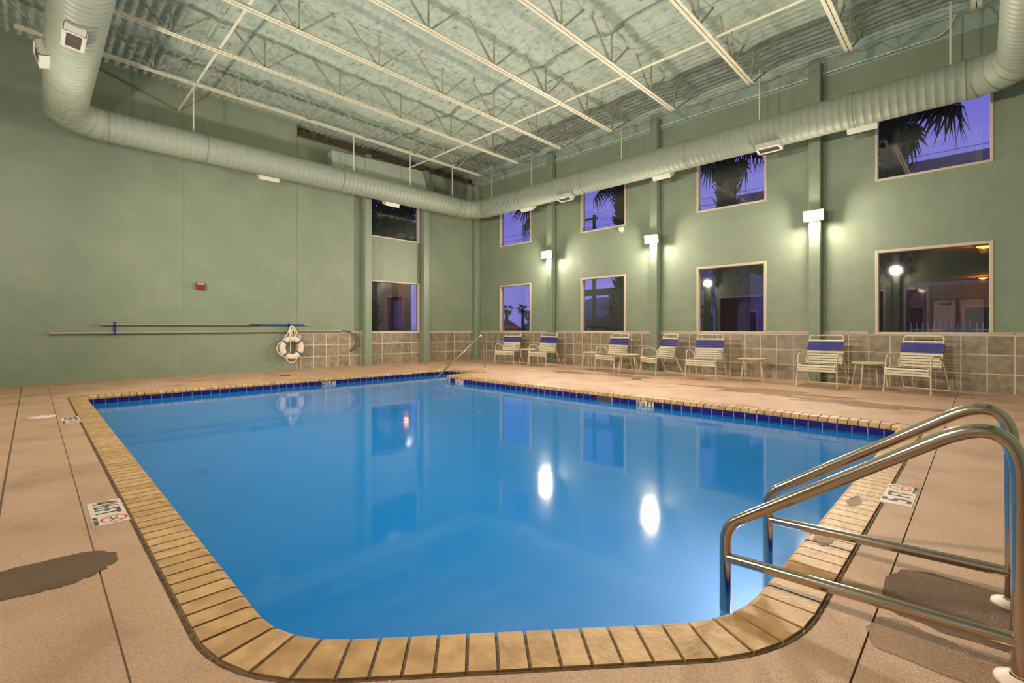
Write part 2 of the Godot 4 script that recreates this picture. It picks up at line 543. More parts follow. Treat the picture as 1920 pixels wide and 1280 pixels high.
func build_tiles() -> void:
	var wr := get_node("wall_right")
	part("grout_bed", boxed(Vector3(XR - 0.0158, 0, ZB), Vector3(XR, 0.935, ZN)), M.grout, wr)
	var skips := WIN_R.map(func(w): return [w[0] - ZB, w[1] - ZB])
	tile_row(wr, Vector3(XR, 0, ZB), Vector3(0, 0, 1), Vector3(-1, 0, 0), ZN - ZB, 0.31, -0.105, skips)
	var wb := get_node("wall_back")
	part("grout_bed", boxed(Vector3(4.79, 0, ZB), Vector3(XR, 0.935, ZB + 0.0158)), M.grout, wb)
	tile_row(wb, Vector3(4.79, 0, ZB), Vector3(1, 0, 0), Vector3(0, 0, 1), XR - 4.79 - 0.02, 0.335, -0.235, [[WIN_B[0] - 4.79, WIN_B[1] - 4.79]])
	for w in WIN_R:
		part("sill", chamfer_at(Vector3(XR - 0.012, 0.945, (w[0] + w[1]) / 2), Vector3(0.024, 0.02, w[1] - w[0] + 0.02), 0.004), M.window_frame, wr)

func build_columns() -> void:
	var spots := [
		[Vector3(10.80, 0, -2.31), "square pale green column between the two chairs nearest the rails"],
		[Vector3(10.80, 0, -5.72), "square pale green column behind the fourth chair"],
		[Vector3(10.80, 0, -9.06), "square pale green column behind the second chair from the corner"],
		[Vector3(10.82, 0, -12.43), "square pale green column in the corner of the room"],
		[Vector3(6.70, 0, -12.43), "square pale green column left of the back wall window"],
		[Vector3(8.68, 0, -12.43), "square pale green column right of the back wall window"],
		[Vector3(-0.71, 0, -2.25), "square pale green column beside the camera"],
		[Vector3(-0.71, 0, -5.70), "square pale green column halfway along the wall beside the camera"],
		[Vector3(-0.71, 0, -9.20), "square pale green column with the lamp at the left edge"],
	]
	for s in spots:
		var high: float = 6.2 + (XR - s[0].x) * SLOPE
		var size := Vector3(0.2, high, 0.2)
		if s[0].z < -12: size = Vector3(0.2, 5.99, 0.2)
		var c := thing("steel_column", s[1], "column", s[0], 0.0, "square columns along the walls")
		c.set_meta("kind", "structure")
		part("shaft", chamfer_at(Vector3(0, size.y / 2, 0), size, 0.014), M.column_paint, c)
		part("base_plate", chamfer_at(Vector3(0, 0.004, 0), Vector3(0.214, 0.008, 0.214), 0.002), M.column_paint, c)

# ----------------------------------------------------------------- the pool's outline
var ring := PackedVector2Array()     # inner nosing line, round the pool
var ring_n := PackedVector2Array()   # pointing away from the water
var ring_s := PackedFloat32Array()

func make_outline() -> void:
	var c := [[0.59, -9.75, 0.1], [7.55, -9.75, 0.1], [7.55, -8.60, 0.1], [6.5, -8.60, 0.22], [6.5, -0.63, 0.1], [1.77, -0.63, 0.22], [0.59, -1.654, 0.22]]
	var p := PackedVector2Array()
	for i in c.size():
		var here := Vector2(c[i][0], c[i][1])
		var a := Vector2(c[i - 1][0], c[i - 1][1]) - here
		var nxt: Array = c[(i + 1) % c.size()]
		var b := Vector2(nxt[0], nxt[1]) - here
		for j in 9:
			var u := j / 8.0
			var p0: Vector2 = here + a.normalized() * c[i][2]
			var p1: Vector2 = here + b.normalized() * c[i][2]
			p.append(p0.lerp(here, u).lerp(here.lerp(p1, u), u))
	ring = p
	var s := 0.0
	for i in p.size():
		var t := (p[(i + 1) % p.size()] - p[i - 1]).normalized()
		ring_n.append(Vector2(t.y, -t.x))
		ring_s.append(s)
		s += p[i].distance_to(p[(i + 1) % p.size()])
	ring_s.append(s)

func along_ring(s: float) -> Array:      # [point, outward]
	var total := ring_s[-1]
	s = fposmod(s, total)
	for i in ring.size():
		if s <= ring_s[i + 1]:
			var j := (i + 1) % ring.size()
			var u := (s - ring_s[i]) / maxf(ring_s[i + 1] - ring_s[i], 0.00001)
			return [ring[i].lerp(ring[j], u), ring_n[i].lerp(ring_n[j], u).normalized() if ring_s[i + 1] - ring_s[i] < 0.3 else Vector2((ring[j] - ring[i]).y, -(ring[j] - ring[i]).x).normalized()]
	return [ring[0], ring_n[0]]

func offset_ring(d: float) -> PackedVector2Array:
	var out := PackedVector2Array()
	for i in ring.size(): out.append(ring[i] + ring_n[i] * d)
	return out

# sweeps a profile of (outward, height) round the pool
func sweep_ring(st: SurfaceTool, profile: Array) -> void:
	for i in ring.size():
		var j := (i + 1) % ring.size()
		for k in profile.size() - 1:
			var f := func(n: int, v: Vector2): return Vector3(ring[n].x + ring_n[n].x * v.x, v.y, ring[n].y + ring_n[n].y * v.x)
			quad(st, f.call(i, profile[k]), f.call(j, profile[k]), f.call(j, profile[k + 1]), f.call(i, profile[k + 1]))

const COPING := 0.20

func ring_piece(s0: float, s1: float, profile: Array) -> Array:   # [mesh about its own middle, middle]
	var a := along_ring(s0)
	var b := along_ring(s1)
	var mid2: Vector2 = (a[0] + b[0]) / 2
	var mid := Vector3(mid2.x, 0, mid2.y)
	var pa := []
	var pb := []
	for v in profile:
		pa.append(Vector3(a[0].x + a[1].x * v.x, v.y, a[0].y + a[1].y * v.x) - mid)
		pb.append(Vector3(b[0].x + b[1].x * v.x, v.y, b[0].y + b[1].y * v.x) - mid)
	var st := begin()
	var n := profile.size()
	for k in n:
		var l := (k + 1) % n
		st.set_smooth_group(1 if n > 4 and k < 3 else -1)
		quad(st, pa[k], pb[k], pb[l], pa[l])
	st.set_smooth_group(-1)
	for k in range(1, n - 1):
		tri(st, pa[0], pa[k], pa[k + 1])
		tri(st, pb[0], pb[k + 1], pb[k])
	return [finish(st), mid]

func build_pool() -> void:
	var pool := thing("swimming_pool", "blue indoor swimming pool edged with tan brick coping", "pool", Vector3.ZERO)
	pool.set_meta("kind", "structure")
	# shell: floor falls from the shallow far end to the deep near end
	var st := begin()
	var wall_in := 0.03
	for i in ring.size():
		var j := (i + 1) % ring.size()
		var a := ring[i] + ring_n[i] * wall_in
		var b := ring[j] + ring_n[j] * wall_in
		quad(st, Vector3(a.x, -0.05, a.y), Vector3(b.x, -0.05, b.y), Vector3(b.x, depth(b.y), b.y), Vector3(a.x, depth(a.y), a.y))
	var poly := offset_ring(wall_in)
	if Geometry2D.is_polygon_clockwise(poly): poly.reverse()
	var ix := Geometry2D.triangulate_polygon(poly)
	for i in range(0, ix.size(), 3):
		var q := [poly[ix[i]], poly[ix[i + 1]], poly[ix[i + 2]]].map(func(v): return Vector3(v.x, depth(v.y), v.y))
		tri(st, q[0], q[1], q[2])
	part("basin", finish(st), M.pool_plaster, pool)
	for i in 3:                                  # entry steps in the alcove
		var x1 := 7.56 - 0.34 * i
		part("step", chamfer_at(Vector3(x1 - 0.17, -0.55 - 0.1 * i, -9.175), Vector3(0.34, 0.52 - 0.24 * i + 0.2, 1.15), 0.02), M.pool_plaster, pool)
	# coping: every brick its own piece
	var coping := Node3D.new()
	coping.name = "coping"
	pool.add_child(coping)
	var total := ring_s[-1]
	var count := int(round(total / 0.0965))
	var pitch := total / count
	var nose := [Vector2(0.03, -0.062), Vector2(COPING, -0.062), Vector2(COPING, 0.0), Vector2(0.028, 0.0), Vector2(0.010, -0.008), Vector2(0.0, -0.027), Vector2(0.004, -0.052)]
	nose.reverse()
	for i in count:
		var s := i * pitch
		var m := ring_piece(s + 0.0058, s + pitch - 0.0058, nose)
		part("brick", m[0], M["coping_%d" % rng.randi_range(0, 2)], coping, m[1])
	st = begin()
	sweep_ring(st, [Vector2(0.03, -0.07), Vector2(0.012, -0.05), Vector2(0.012, -0.022), Vector2(0.035, -0.006), Vector2(COPING - 0.004, -0.006), Vector2(COPING - 0.004, -0.07)])
	part("mortar", finish(st), M.mortar, coping)
	# band of blue tiles at the waterline
	var band := Node3D.new()
	band.name = "waterline_band"
	pool.add_child(band)
	st = begin()
	sweep_ring(st, [Vector2(0.021, -0.22), Vector2(0.021, -0.05)])
	part("grout_bed", finish(st), M.blue_grout, band)
	count = int(round(total / 0.1435))
	pitch = total / count
	var flat := [Vector2(0.018, -0.208), Vector2(0.03, -0.208), Vector2(0.03, -0.06), Vector2(0.018, -0.06)]
	flat.reverse()
	var marks := [[Vector2(4.35, -9.75), "2½ FT"], [Vector2(6.5, -8.05), "2½ FT"], [Vector2(6.5, -3.60), "4½ FT"]]
	var skimmer := Vector2(6.5, -4.35)
	var plates := {}                 # the two tiles nearest each mark are white
	for k in marks:
		var best := 0
		for i in count:
			if along_ring((i + 1) * pitch)[0].distance_to(k[0]) < along_ring((best + 1) * pitch)[0].distance_to(k[0]): best = i
		plates[best] = true
		plates[best + 1] = true
		k[0] = along_ring((best + 1) * pitch)[0]
	for i in count:
		var s := i * pitch
		var at := along_ring(s + pitch / 2)
		var plate: bool = plates.has(i)
		if at[0].distance_to(skimmer) < 0.145:
			continue
		var m := ring_piece(s + 0.005, s + pitch - 0.005, flat)
		part("tile", m[0], M.white_tile if plate else M["blue_tile_%d" % rng.randi_range(0, 2)], band, m[1], "white depth marker tile" if plate else "")
	for k in marks:
		var o := part("depth_print", lettering(k[1], 0.07), M.black_print, band)
		var p: Vector2 = k[0]
		if p.y < -9.7:
			o.position = Vector3(p.x, -0.098, ZBAND)
		else:
			o.position = Vector3(p.x + 0.016, -0.1, p.y)
			o.rotation.y = -PI / 2
	part("skimmer_mouth", boxed(Vector3(6.517, -0.2, -4.5), Vector3(6.8, -0.062, -4.21)), M.hook_dark, pool)
	# water
	st = begin()
	slab(st, offset_ring(0.016), WATER, WATER)
	var w := part("pool_water", finish(st), M.pool_water, self)
	var cloud := FogVolume.new()         # the water's own faint cloudiness, which carries the underwater lamp's light
	cloud.name = "water_cloud"
	cloud.shape = RenderingServer.FOG_VOLUME_SHAPE_BOX
	cloud.size = Vector3(5.86, 1.5, 9.06)
	cloud.position = Vector3(3.545, WATER - 0.01 - 0.75, -5.19)
	var fm := FogMaterial.new()
	fm.albedo = rgb(80, 173, 237)
	fm.density = 0.55
	cloud.material = fm
	w.add_child(cloud)
	w.set_meta("label", "still blue pool water mirroring windows and lamps")
	w.set_meta("category", "water")
	w.set_meta("kind", "stuff")

const ZBAND := -9.766

func depth(z: float) -> float:
	return lerpf(-0.9, -1.6, clampf((z + 9.75) / 9.0, 0.0, 1.0))

func build_deck() -> void:
	var fl := setting("floor", "tan textured concrete pool deck")
	var edge := offset_ring(COPING + 0.022)
	var edge2 := PackedVector2Array([Vector2(0.205, ZB), Vector2(XR, ZB), Vector2(XR, -0.275), Vector2(0.205, -0.275)])   # control joints run straight past the cut corner
	var edge3 := PackedVector2Array([Vector2(0.199, ZB - 1), Vector2(XR + 1, ZB - 1), Vector2(XR + 1, -0.269), Vector2(0.199, -0.269)])
	# strip next to the coping
	for half in [[XL, 3.6], [3.6, XR]]:
		var rect := PackedVector2Array([Vector2(half[0], ZB), Vector2(half[1], ZB), Vector2(half[1], ZN), Vector2(half[0], ZN)])
		for p in Geometry2D.intersect_polygons(rect, edge2):
			for q in Geometry2D.clip_polygons(p, edge):
				var st := begin()
				slab(st, q, 0.0, -0.12)
				part("edge_slab", finish(st), M.deck_concrete, fl)
	# field, with its control joints
	var xs := [XL, -0.135, 3.6, XR]
	for i in 3:
		var zs := [ZB, -6.3, ZN] if i == 0 else [ZB, ZN]
		for j in zs.size() - 1:
			var g := 0.003
			var rect := PackedVector2Array([Vector2(xs[i] + (0.012 if i == 1 else 0.0), zs[j] + g), Vector2(xs[i + 1], zs[j] + g), Vector2(xs[i + 1], zs[j + 1] - g), Vector2(xs[i] + (0.012 if i == 1 else 0.0), zs[j + 1] - g)])
			for q in Geometry2D.clip_polygons(rect, edge3):
				var st := begin()
				slab(st, q, 0.0, -0.12)
				part("slab", finish(st), M.deck_concrete, fl)
	var st := begin()
	for half in [[XL, 3.6], [3.6, XR]]:
		var rect := PackedVector2Array([Vector2(half[0], ZB), Vector2(half[1], ZB), Vector2(half[1], ZN), Vector2(half[0], ZN)])
		for q in Geometry2D.clip_polygons(rect, offset_ring(COPING - 0.01)):
			slab(st, q, -0.009, -0.16)
	part("joint_filler", finish(st), M.joint_dark, fl)
	# ragged mastic bead between coping and deck
	st = begin()
	var n := int(ring_s[-1] / 0.02)
	var bead := []
	for i in n + 1: bead.append(rng.randf_range(-0.008, 0.0005))
	bead[n] = bead[0]
	for i in n:
		var a := along_ring(ring_s[-1] * i / n)
		var b := along_ring(ring_s[-1] * (i + 1) / n)
		var h := [bead[i], bead[i + 1]]
		var o := func(v, d, y): return Vector3(v[0].x + v[1].x * d, y, v[0].y + v[1].y * d)
		var d0 := COPING - 0.001
		var d1 := COPING + 0.024
		quad(st, o.call(a, d1, -0.016), o.call(a, (d0 + d1) / 2, h[0]), o.call(b, (d0 + d1) / 2, h[1]), o.call(b, d1, -0.016))
		quad(st, o.call(a, (d0 + d1) / 2, h[0]), o.call(a, d0, -0.014), o.call(b, d0, -0.014), o.call(b, (d0 + d1) / 2, h[1]))
	part("mastic_bead", finish(st), M.mastic, fl)

# ragged flat patch of water or wet concrete
func patch(called: String, label: String, category: String, outline: Array, m: Material, y := 0.0015, rough := 0.02) -> void:
	var pts := PackedVector2Array()
	var n := outline.size()
	for i in n:
		for j in 6:
			var u := j / 6.0
			var p0: Vector2 = outline[(i - 1 + n) % n]; var p1: Vector2 = outline[i]; var p2: Vector2 = outline[(i + 1) % n]; var p3: Vector2 = outline[(i + 2) % n]
			pts.append(p1.cubic_interpolate(p2, p0, p3, u) + Vector2(rng.randf_range(-rough, rough), rng.randf_range(-rough, rough)))
	var st := begin()
	slab(st, pts, y, y)
	var o := part(numbered(called), finish(st), m, self)
	o.set_meta("label", label)
	o.set_meta("category", category)
	o.set_meta("kind", "stuff")

func build_ceiling() -> void:
	# corrugated deck, ribs running from the camera to the back wall, thickly sprayed
	var nx := 330
	var nz := 190
	var x0 := XL - 0.2
	var z0 := ZB - 0.5
	var dx := (XR + 0.2 - x0) / nx
	var dz := (ZN + 0.2 - z0) / nz
	var lump := FastNoiseLite.new()
	lump.seed = 5
	lump.frequency = 2.2
	lump.fractal_octaves = 3
	var v := PackedVector3Array()
	for j in nz + 1:
		for i in nx + 1:
			var x := x0 + dx * i
			var z := z0 + dz * j
			var rib := clampf(sin(TAU * x / 0.152) * 1.5, -1.0, 1.0) * 0.014
			var near_joist := 9.0
			for q in JOIST_Z: near_joist = minf(near_joist, absf(z - q))
			var thick := exp(-near_joist * near_joist / 0.05)
			for q in [2.25, 7.78]: thick = maxf(thick, 0.7 * exp(-(x - q) * (x - q) / 0.03))
			var l := lump.get_noise_2d(x, z * 0.8)
			v.append(Vector3(x, 6.30 + (XR - x) * SLOPE + rib * (1.0 - 0.75 * thick) + l * (0.005 + 0.04 * thick) - 0.05 * thick, z))
	var ix := PackedInt32Array()
	for j in nz:
		for i in nx:
			var a := j * (nx + 1) + i
			ix.append_array([a, a + nx + 1, a + 1, a + 1, a + nx + 1, a + nx + 2])
	var nrm := PackedVector3Array()
	for j in nz + 1:
		for i in nx + 1:
			var a := v[j * (nx + 1) + maxi(i - 1, 0)]
			var b := v[j * (nx + 1) + mini(i + 1, nx)]
			var c := v[maxi(j - 1, 0) * (nx + 1) + i]
			var d := v[mini(j + 1, nz) * (nx + 1) + i]
			nrm.append((b - a).cross(d - c).normalized())
	var arr := []
	arr.resize(Mesh.ARRAY_MAX)
	arr[Mesh.ARRAY_VERTEX] = v
	arr[Mesh.ARRAY_NORMAL] = nrm
	arr[Mesh.ARRAY_INDEX] = ix
	var mesh := ArrayMesh.new()
	mesh.add_surface_from_arrays(Mesh.PRIMITIVE_TRIANGLES, arr)
	var ce := setting("ceiling", "corrugated pale green roof deck sprayed with insulation")
	part("deck", mesh, M.ceiling_spray, ce)
	part("roof", boxed(Vector3(XL - 0.3, 6.62, ZB - 0.6), Vector3(XR + 0.3, 6.8, ZN + 0.3)), M.recess_dark, ce)

const JOIST_Z := [-0.05, -1.58, -3.12, -4.68, -6.22, -7.74, -9.28, -10.86]

func build_joists() -> void:
	var order := ["nearest the camera, by the top right corner", "second from the camera, ending over the near lamp", "third from the camera", "fourth from the camera", "fourth from the back wall", "third from the back wall", "second from the back wall", "nearest the back wall"]
	var yb := func(x: float): return 5.70 + (9.65 - x) * SLOPE
	var yt := func(x: float): return 6.285 + (XR - x) * SLOPE
	for i in JOIST_Z.size():
		var z: float = JOIST_Z[i]
		var j := thing("bar_joist", "painted open web steel roof joist, " + order[i], "joist", Vector3(0, 0, z), 0.0, "open web roof joists")
		j.set_meta("kind", "structure")
		for s in [-1, 1]:
			var st := begin()
			var a := Vector3(-0.2, yb.call(-0.2), s * 0.032)
			var b := Vector3(9.68, yb.call(9.68), s * 0.032)
			bar(st, a, b, 0.05, 0.006)
			bar(st, a + Vector3(0, 0.025, -s * 0.022), b + Vector3(0, 0.025, -s * 0.022), 0.006, 0.05)
			part("bottom_chord", finish(st), M.joist_paint, j)
			st = begin()
			bar(st, Vector3(XL, yt.call(XL), s * 0.032), Vector3(XR, yt.call(XR), s * 0.032), 0.05, 0.05)
			part("top_chord", finish(st), M.ceiling_spray, j)
		# webs: a post and two slanting bars at every lower node
		for k in 7:
			var x := 8.67 - 1.42 * k
			var node := Vector3(x, yb.call(x) + 0.02, 0)
			var post := begin()
			bar(post, node, Vector3(x, yt.call(x), 0), 0.026, 0.026, Vector3(0, 0, 1))
			part("web_bar", finish(post), M.web_paint, j)
			for s in [-1, 1]:
				var st := begin()
				bar(st, node + Vector3(s * 0.03, 0, 0), Vector3(x + s * 0.62, yt.call(x), 0), 0.03, 0.03, Vector3(0, 0, 1))
				part("web_bar", finish(st), M.web_paint, j)
		var st := begin()
		bar(st, Vector3(9.62, yb.call(9.62) + 0.02, 0), Vector3(9.78, yt.call(9.8), 0), 0.026, 0.026, Vector3(0, 0, 1))
		part("web_bar", finish(st), M.web_paint, j)
		st = begin()
		bar(st, Vector3(9.66, yb.call(9.66) + 0.02, 0), Vector3(10.5, yt.call(10.6) - 0.03, 0), 0.022, 0.022, Vector3(0, 0, 1))
		part("end_bar", finish(st), M.web_paint, j)
	# bridging that ties the joists together
	for b in [[2.25, "left"], [7.78, "right"]]:
		var t := thing("bridging_angle", "long painted steel angle tying the joists, %s one of two" % b[1], "bridging", Vector3(b[0], 0, 0))
		t.set_meta("kind", "structure")
		var st := begin()
		var y: float = yb.call(b[0]) + 0.03
		bar(st, Vector3(0, y, ZB), Vector3(0, y, ZN), 0.04, 0.005)
		bar(st, Vector3(0.02, y + 0.02, ZB), Vector3(0.02, y + 0.02, ZN), 0.005, 0.04)
		part("lower_angle", finish(st), M.joist_paint, t)
		st = begin()
		y = yt.call(b[0]) - 0.03
		bar(st, Vector3(0, y, ZB), Vector3(0, y, ZN), 0.05, 0.03)
		part("upper_angle", finish(st), M.ceiling_spray, t)

# ================================================================= duct
func duct_run(a: Vector3, b: Vector3, parent: Node3D) -> void:
	var d := (b - a)
	var n := int(d.length() / 0.115)
	var pts := []
	var rad := []
	var len := d.length()
	for i in n:
		var s0 := len * i / n
		var s1 := len * (i + 1) / n
		for e in [[s0, 0.0], [s1 - 0.012, 0.0], [s1 - 0.009, 0.002], [s1 - 0.003, 0.002]]:
			pts.append(a + d.normalized() * e[0])
			rad.append(DUCT_R + e[1])
	pts.append(b)
	rad.append(DUCT_R)
	part("spiral_pipe", tubed(pts, rad, 40), M.duct_paint, parent)
	# the folded lock seams stand out as thin darker lines
	var st := begin()
	for i in range(1, n):
		var p := a + d * i / n - d.normalized() * 0.014
		tube(st, [p, p + d.normalized() * 0.003], DUCT_R + 0.0012, 40)
	part("lock_seam", finish(st), M.duct_seam, parent)

func duct_elbow(corner: Vector3, from: Vector3, to: Vector3, parent: Node3D, r := 0.62) -> void:
	# sheet-metal elbow of four straight gores
	var c := corner + from * r + to * r
	var pts := []
	for k in 6:
		var u := (k - 0.5) / 4.0 * PI / 2
		var kk := r
		if k == 0 or k == 5:
			u = 0.0 if k == 0 else PI / 2
		else:
			kk = r / cos(PI / 16)
		pts.append(c - to * cos(u) * kk - from * sin(u) * kk)
	for k in 5:
		var p: Vector3 = pts[k]
		var q: Vector3 = pts[k + 1]
		var ext := (q - p).normalized() * 0.055
		if k > 0: p -= ext
		if k < 4: q += ext
		part("gore", tubed([p, q], DUCT_R, 40), M.duct_paint, parent)
	for k in 6:
		var t: Vector3
		var a: Vector3 = pts[maxi(k - 1, 0)]
		var b: Vector3 = pts[mini(k + 1, 5)]
		t = (b - a).normalized()
		if k == 0: t = -from
		if k == 5: t = to
		part("seam_band", tubed([pts[k] - t * 0.006, pts[k] + t * 0.006], DUCT_R + 0.007, 40), M.duct_seam, parent)

func register(parent: Node3D, at: Vector3, along: Vector3, face: Vector3) -> void:
	# a boxed outlet saddled on the duct, its grille looking along face
	var side := along
	var third := face.cross(along).normalized()
	var b := Basis(side, third, face.normalized())
	var o := Node3D.new()
	o.name = "register"
	parent.add_child(o, true)
	o.transform = Transform3D(b, at + face.normalized() * (DUCT_R + 0.02))
	var st := begin()
	for s in [-1, 1]:
		bx(st, Vector3(0, s * 0.105, -0.02), Vector3(0.44, 0.012, 0.16))
		bx(st, Vector3(s * 0.214, 0, -0.02), Vector3(0.012, 0.21, 0.16))
		bx(st, Vector3(0, s * 0.088, 0.06), Vector3(0.44, 0.036, 0.008))
		bx(st, Vector3(s * 0.2, 0, 0.06), Vector3(0.04, 0.21, 0.008))
	part("collar", finish(st), M.register_white, o)
	st = begin()
	bx(st, Vector3(0, 0, 0.02), Vector3(0.42, 0.2, 0.006))
	for k in 11:
		bx(st, Vector3(-0.18 + 0.036 * k, 0, 0.045), Vector3(0.005, 0.15, 0.02))
	part("grille", finish(st), M.register_grille, o)

func build_duct() -> void:
	var d := thing("air_duct", "round cream spiral air duct looping round the room under the roof", "duct")
	var y := DUCT_Y
	var xl := 0.40
	var xr := XR - 0.70
	var zb := ZB + 0.70
	var zn := 0.45
	var r := 0.62
	duct_run(Vector3(xl, y, zn - r), Vector3(xl, y, zb + r), d)
	duct_run(Vector3(xl + r, y, zb), Vector3(xr - r, y, zb), d)
	duct_run(Vector3(xr, y, zb + r), Vector3(xr, y, zn - r), d)
	duct_run(Vector3(xl + r, y, zn), Vector3(xr - r, y, zn), d)
	duct_elbow(Vector3(xl, y, zb), Vector3(0, 0, 1), Vector3(1, 0, 0), d)
	duct_elbow(Vector3(xr, y, zb), Vector3(-1, 0, 0), Vector3(0, 0, 1), d)
	duct_elbow(Vector3(xr, y, zn), Vector3(0, 0, -1), Vector3(-1, 0, 0), d)
	duct_elbow(Vector3(xl, y, zn), Vector3(1, 0, 0), Vector3(0, 0, -1), d)
	var jr := [-2.95, -8.0]
	for z in jr: register(d, Vector3(xr, y, z), Vector3(0, 0, 1), Vector3(-0.25, -0.97, 0))
	for z in [-1.5, -5.3, -9.6]: register(d, Vector3(xr, y, z), Vector3(0, 0, 1), Vector3(0.55, -0.83, 0))
	register(d, Vector3(7.2, y, zb), Vector3(1, 0, 0), Vector3(0, -0.9, -0.43))
	register(d, Vector3(3.95, y, zb), Vector3(1, 0, 0), Vector3(0, -0.75, -0.66))
	register(d, Vector3(xl, y, -7.85), Vector3(0, 0, 1), Vector3(-0.12, -0.99, 0))
	register(d, Vector3(xl, y, -9.15), Vector3(0, 0, 1), Vector3(-0.95, -0.3, 0))
	# joints between lengths, and the straps that carry them
	for z in [-1.6, -4.6, -7.4, -9.6]:
		part("seam_band", tubed([Vector3(xr, y, z), Vector3(xr, y, z + 0.012)], DUCT_R + 0.008, 40), M.duct_seam, d)
	for x in [2.6, 5.6, 9.4]:
		part("seam_band", tubed([Vector3(x, y, zb), Vector3(x + 0.012, y, zb)], DUCT_R + 0.008, 40), M.duct_seam, d)
	part("seam_band", tubed([Vector3(xl, y, -9.9), Vector3(xl, y, -9.888)], DUCT_R + 0.008, 40), M.duct_seam, d)
	for p in [Vector3(2.4, y, zb), Vector3(6.0, y, zb), Vector3(7.75, y, zb), Vector3(9.3, y, zb), Vector3(xr, y, -11.0), Vector3(xr, y, -9.3), Vector3(xr, y, -6.3), Vector3(xr, y, -3.15), Vector3(xr, y, -0.35)]:
		var top: float = 6.2
		part("hanger_strap", boxed(p + Vector3(-0.012, DUCT_R - 0.01, -0.012), Vector3(p.x + 0.012, top + (XR - p.x) * SLOPE, p.z + 0.012)), M.register_white, d)

# ================================================================= lamps
func flood_lamp(at: Vector3, out: Vector3, label: String, strong: float) -> void:
	var l := thing("wall_lamp", label, "lamp", at, atan2(out.x, out.z), "flood lamps on the columns")
	# local z points into the room; the face leans a little to the floor
	var tilt := Basis(Vector3.RIGHT, 0.14)
	part("housing", chamfer_tilted(Vector3(0, 0.007, 0.02), Vector3(0.36, 0.20, 0.05), 0.012, tilt), M.lamp_housing, l)
	part("visor", chamfer_tilted(Vector3(0, 0.112, 0.055), Vector3(0.36, 0.012, 0.11), 0.004, tilt), M.lamp_housing, l)
	part("arm", boxed(Vector3(-0.03, -0.04, -0.03), Vector3(0.03, 0.04, 0.02)), M.lamp_housing, l)
	# glass block that stands proud of the housing
	var st := begin()
	var back := [Vector3(-0.155, -0.09, 0.045), Vector3(0.155, -0.09, 0.045), Vector3(0.155, 0.1, 0.045), Vector3(-0.155, 0.1, 0.045)]
	var front := [Vector3(-0.145, -0.085, 0.13), Vector3(0.145, -0.085, 0.13), Vector3(0.145, 0.098, 0.13), Vector3(-0.145, 0.098, 0.13)]
	for k in 4:
		quad(st, tilt * back[k], tilt * back[(k + 1) % 4], tilt * front[(k + 1) % 4], tilt * front[k])
	quad(st, tilt * back[3], tilt * back[2], tilt * back[1], tilt * back[0])
	quad(st, tilt * front[0], tilt * front[1], tilt * front[2], tilt * front[3])
	part("lamp_glass", finish(st), M.lamp_glow, l)
	var beam := SpotLight3D.new()          # what the reflector throws forward
	beam.name = "lamp_light"
	l.add_child(beam)
	beam.transform = Transform3D(tilt * Basis(Vector3.UP, PI), tilt * Vector3(0, 0.0, 0.13))
	beam.light_color = LAMP_COLOR
	beam.light_energy = LAMP_ENERGY * strong
	beam.light_size = 0.14
	beam.spot_range = 40.0
	beam.spot_attenuation = 2.0
	beam.spot_angle = 76.0
	beam.spot_angle_attenuation = 1.0
	beam.shadow_enabled = true
	var o := OmniLight3D.new()             # what the glass scatters to all sides
	o.name = "glass_light"
	l.add_child(o)
	o.position = tilt * Vector3(0, 0.0, 0.125)
	o.light_color = LAMP_COLOR
	o.light_energy = SPILL_ENERGY
	o.light_size = 0.08
	o.omni_range = 40.0
	o.omni_attenuation = 2.0
	o.shadow_enabled = true

func pool_lamp(at: Vector3) -> void:
	var l := thing("pool_light", "round underwater lamp set in the near wall of the pool", "lamp", at, 0.0)
	part("rim", tubed(range(20).map(func(k): return Vector3(cos(TAU * k / 20) * 0.13, sin(TAU * k / 20) * 0.13, 0)), 0.012, 6, true), M.stainless, l)
	var st := begin()
	lathe(st, [Vector2(0.0, -0.03), Vector2(0.08, -0.024), Vector2(0.13, 0.0)], 24)
	var o := part("lamp_glass", finish(st), M.pool_lamp_glow, l)
	o.rotation.x = PI / 2
	var a := AreaLight3D.new()
	a.name = "lamp_light"
	l.add_child(a)
	a.position = Vector3(0, 0, -0.05)
	a.area_size = Vector2(0.22, 0.22)
	a.light_color = Color(1.0, 0.57, 0.5)
	a.light_energy = POOL_ENERGY
	a.shadow_enabled = true
	a.set("area_range", 30.0)

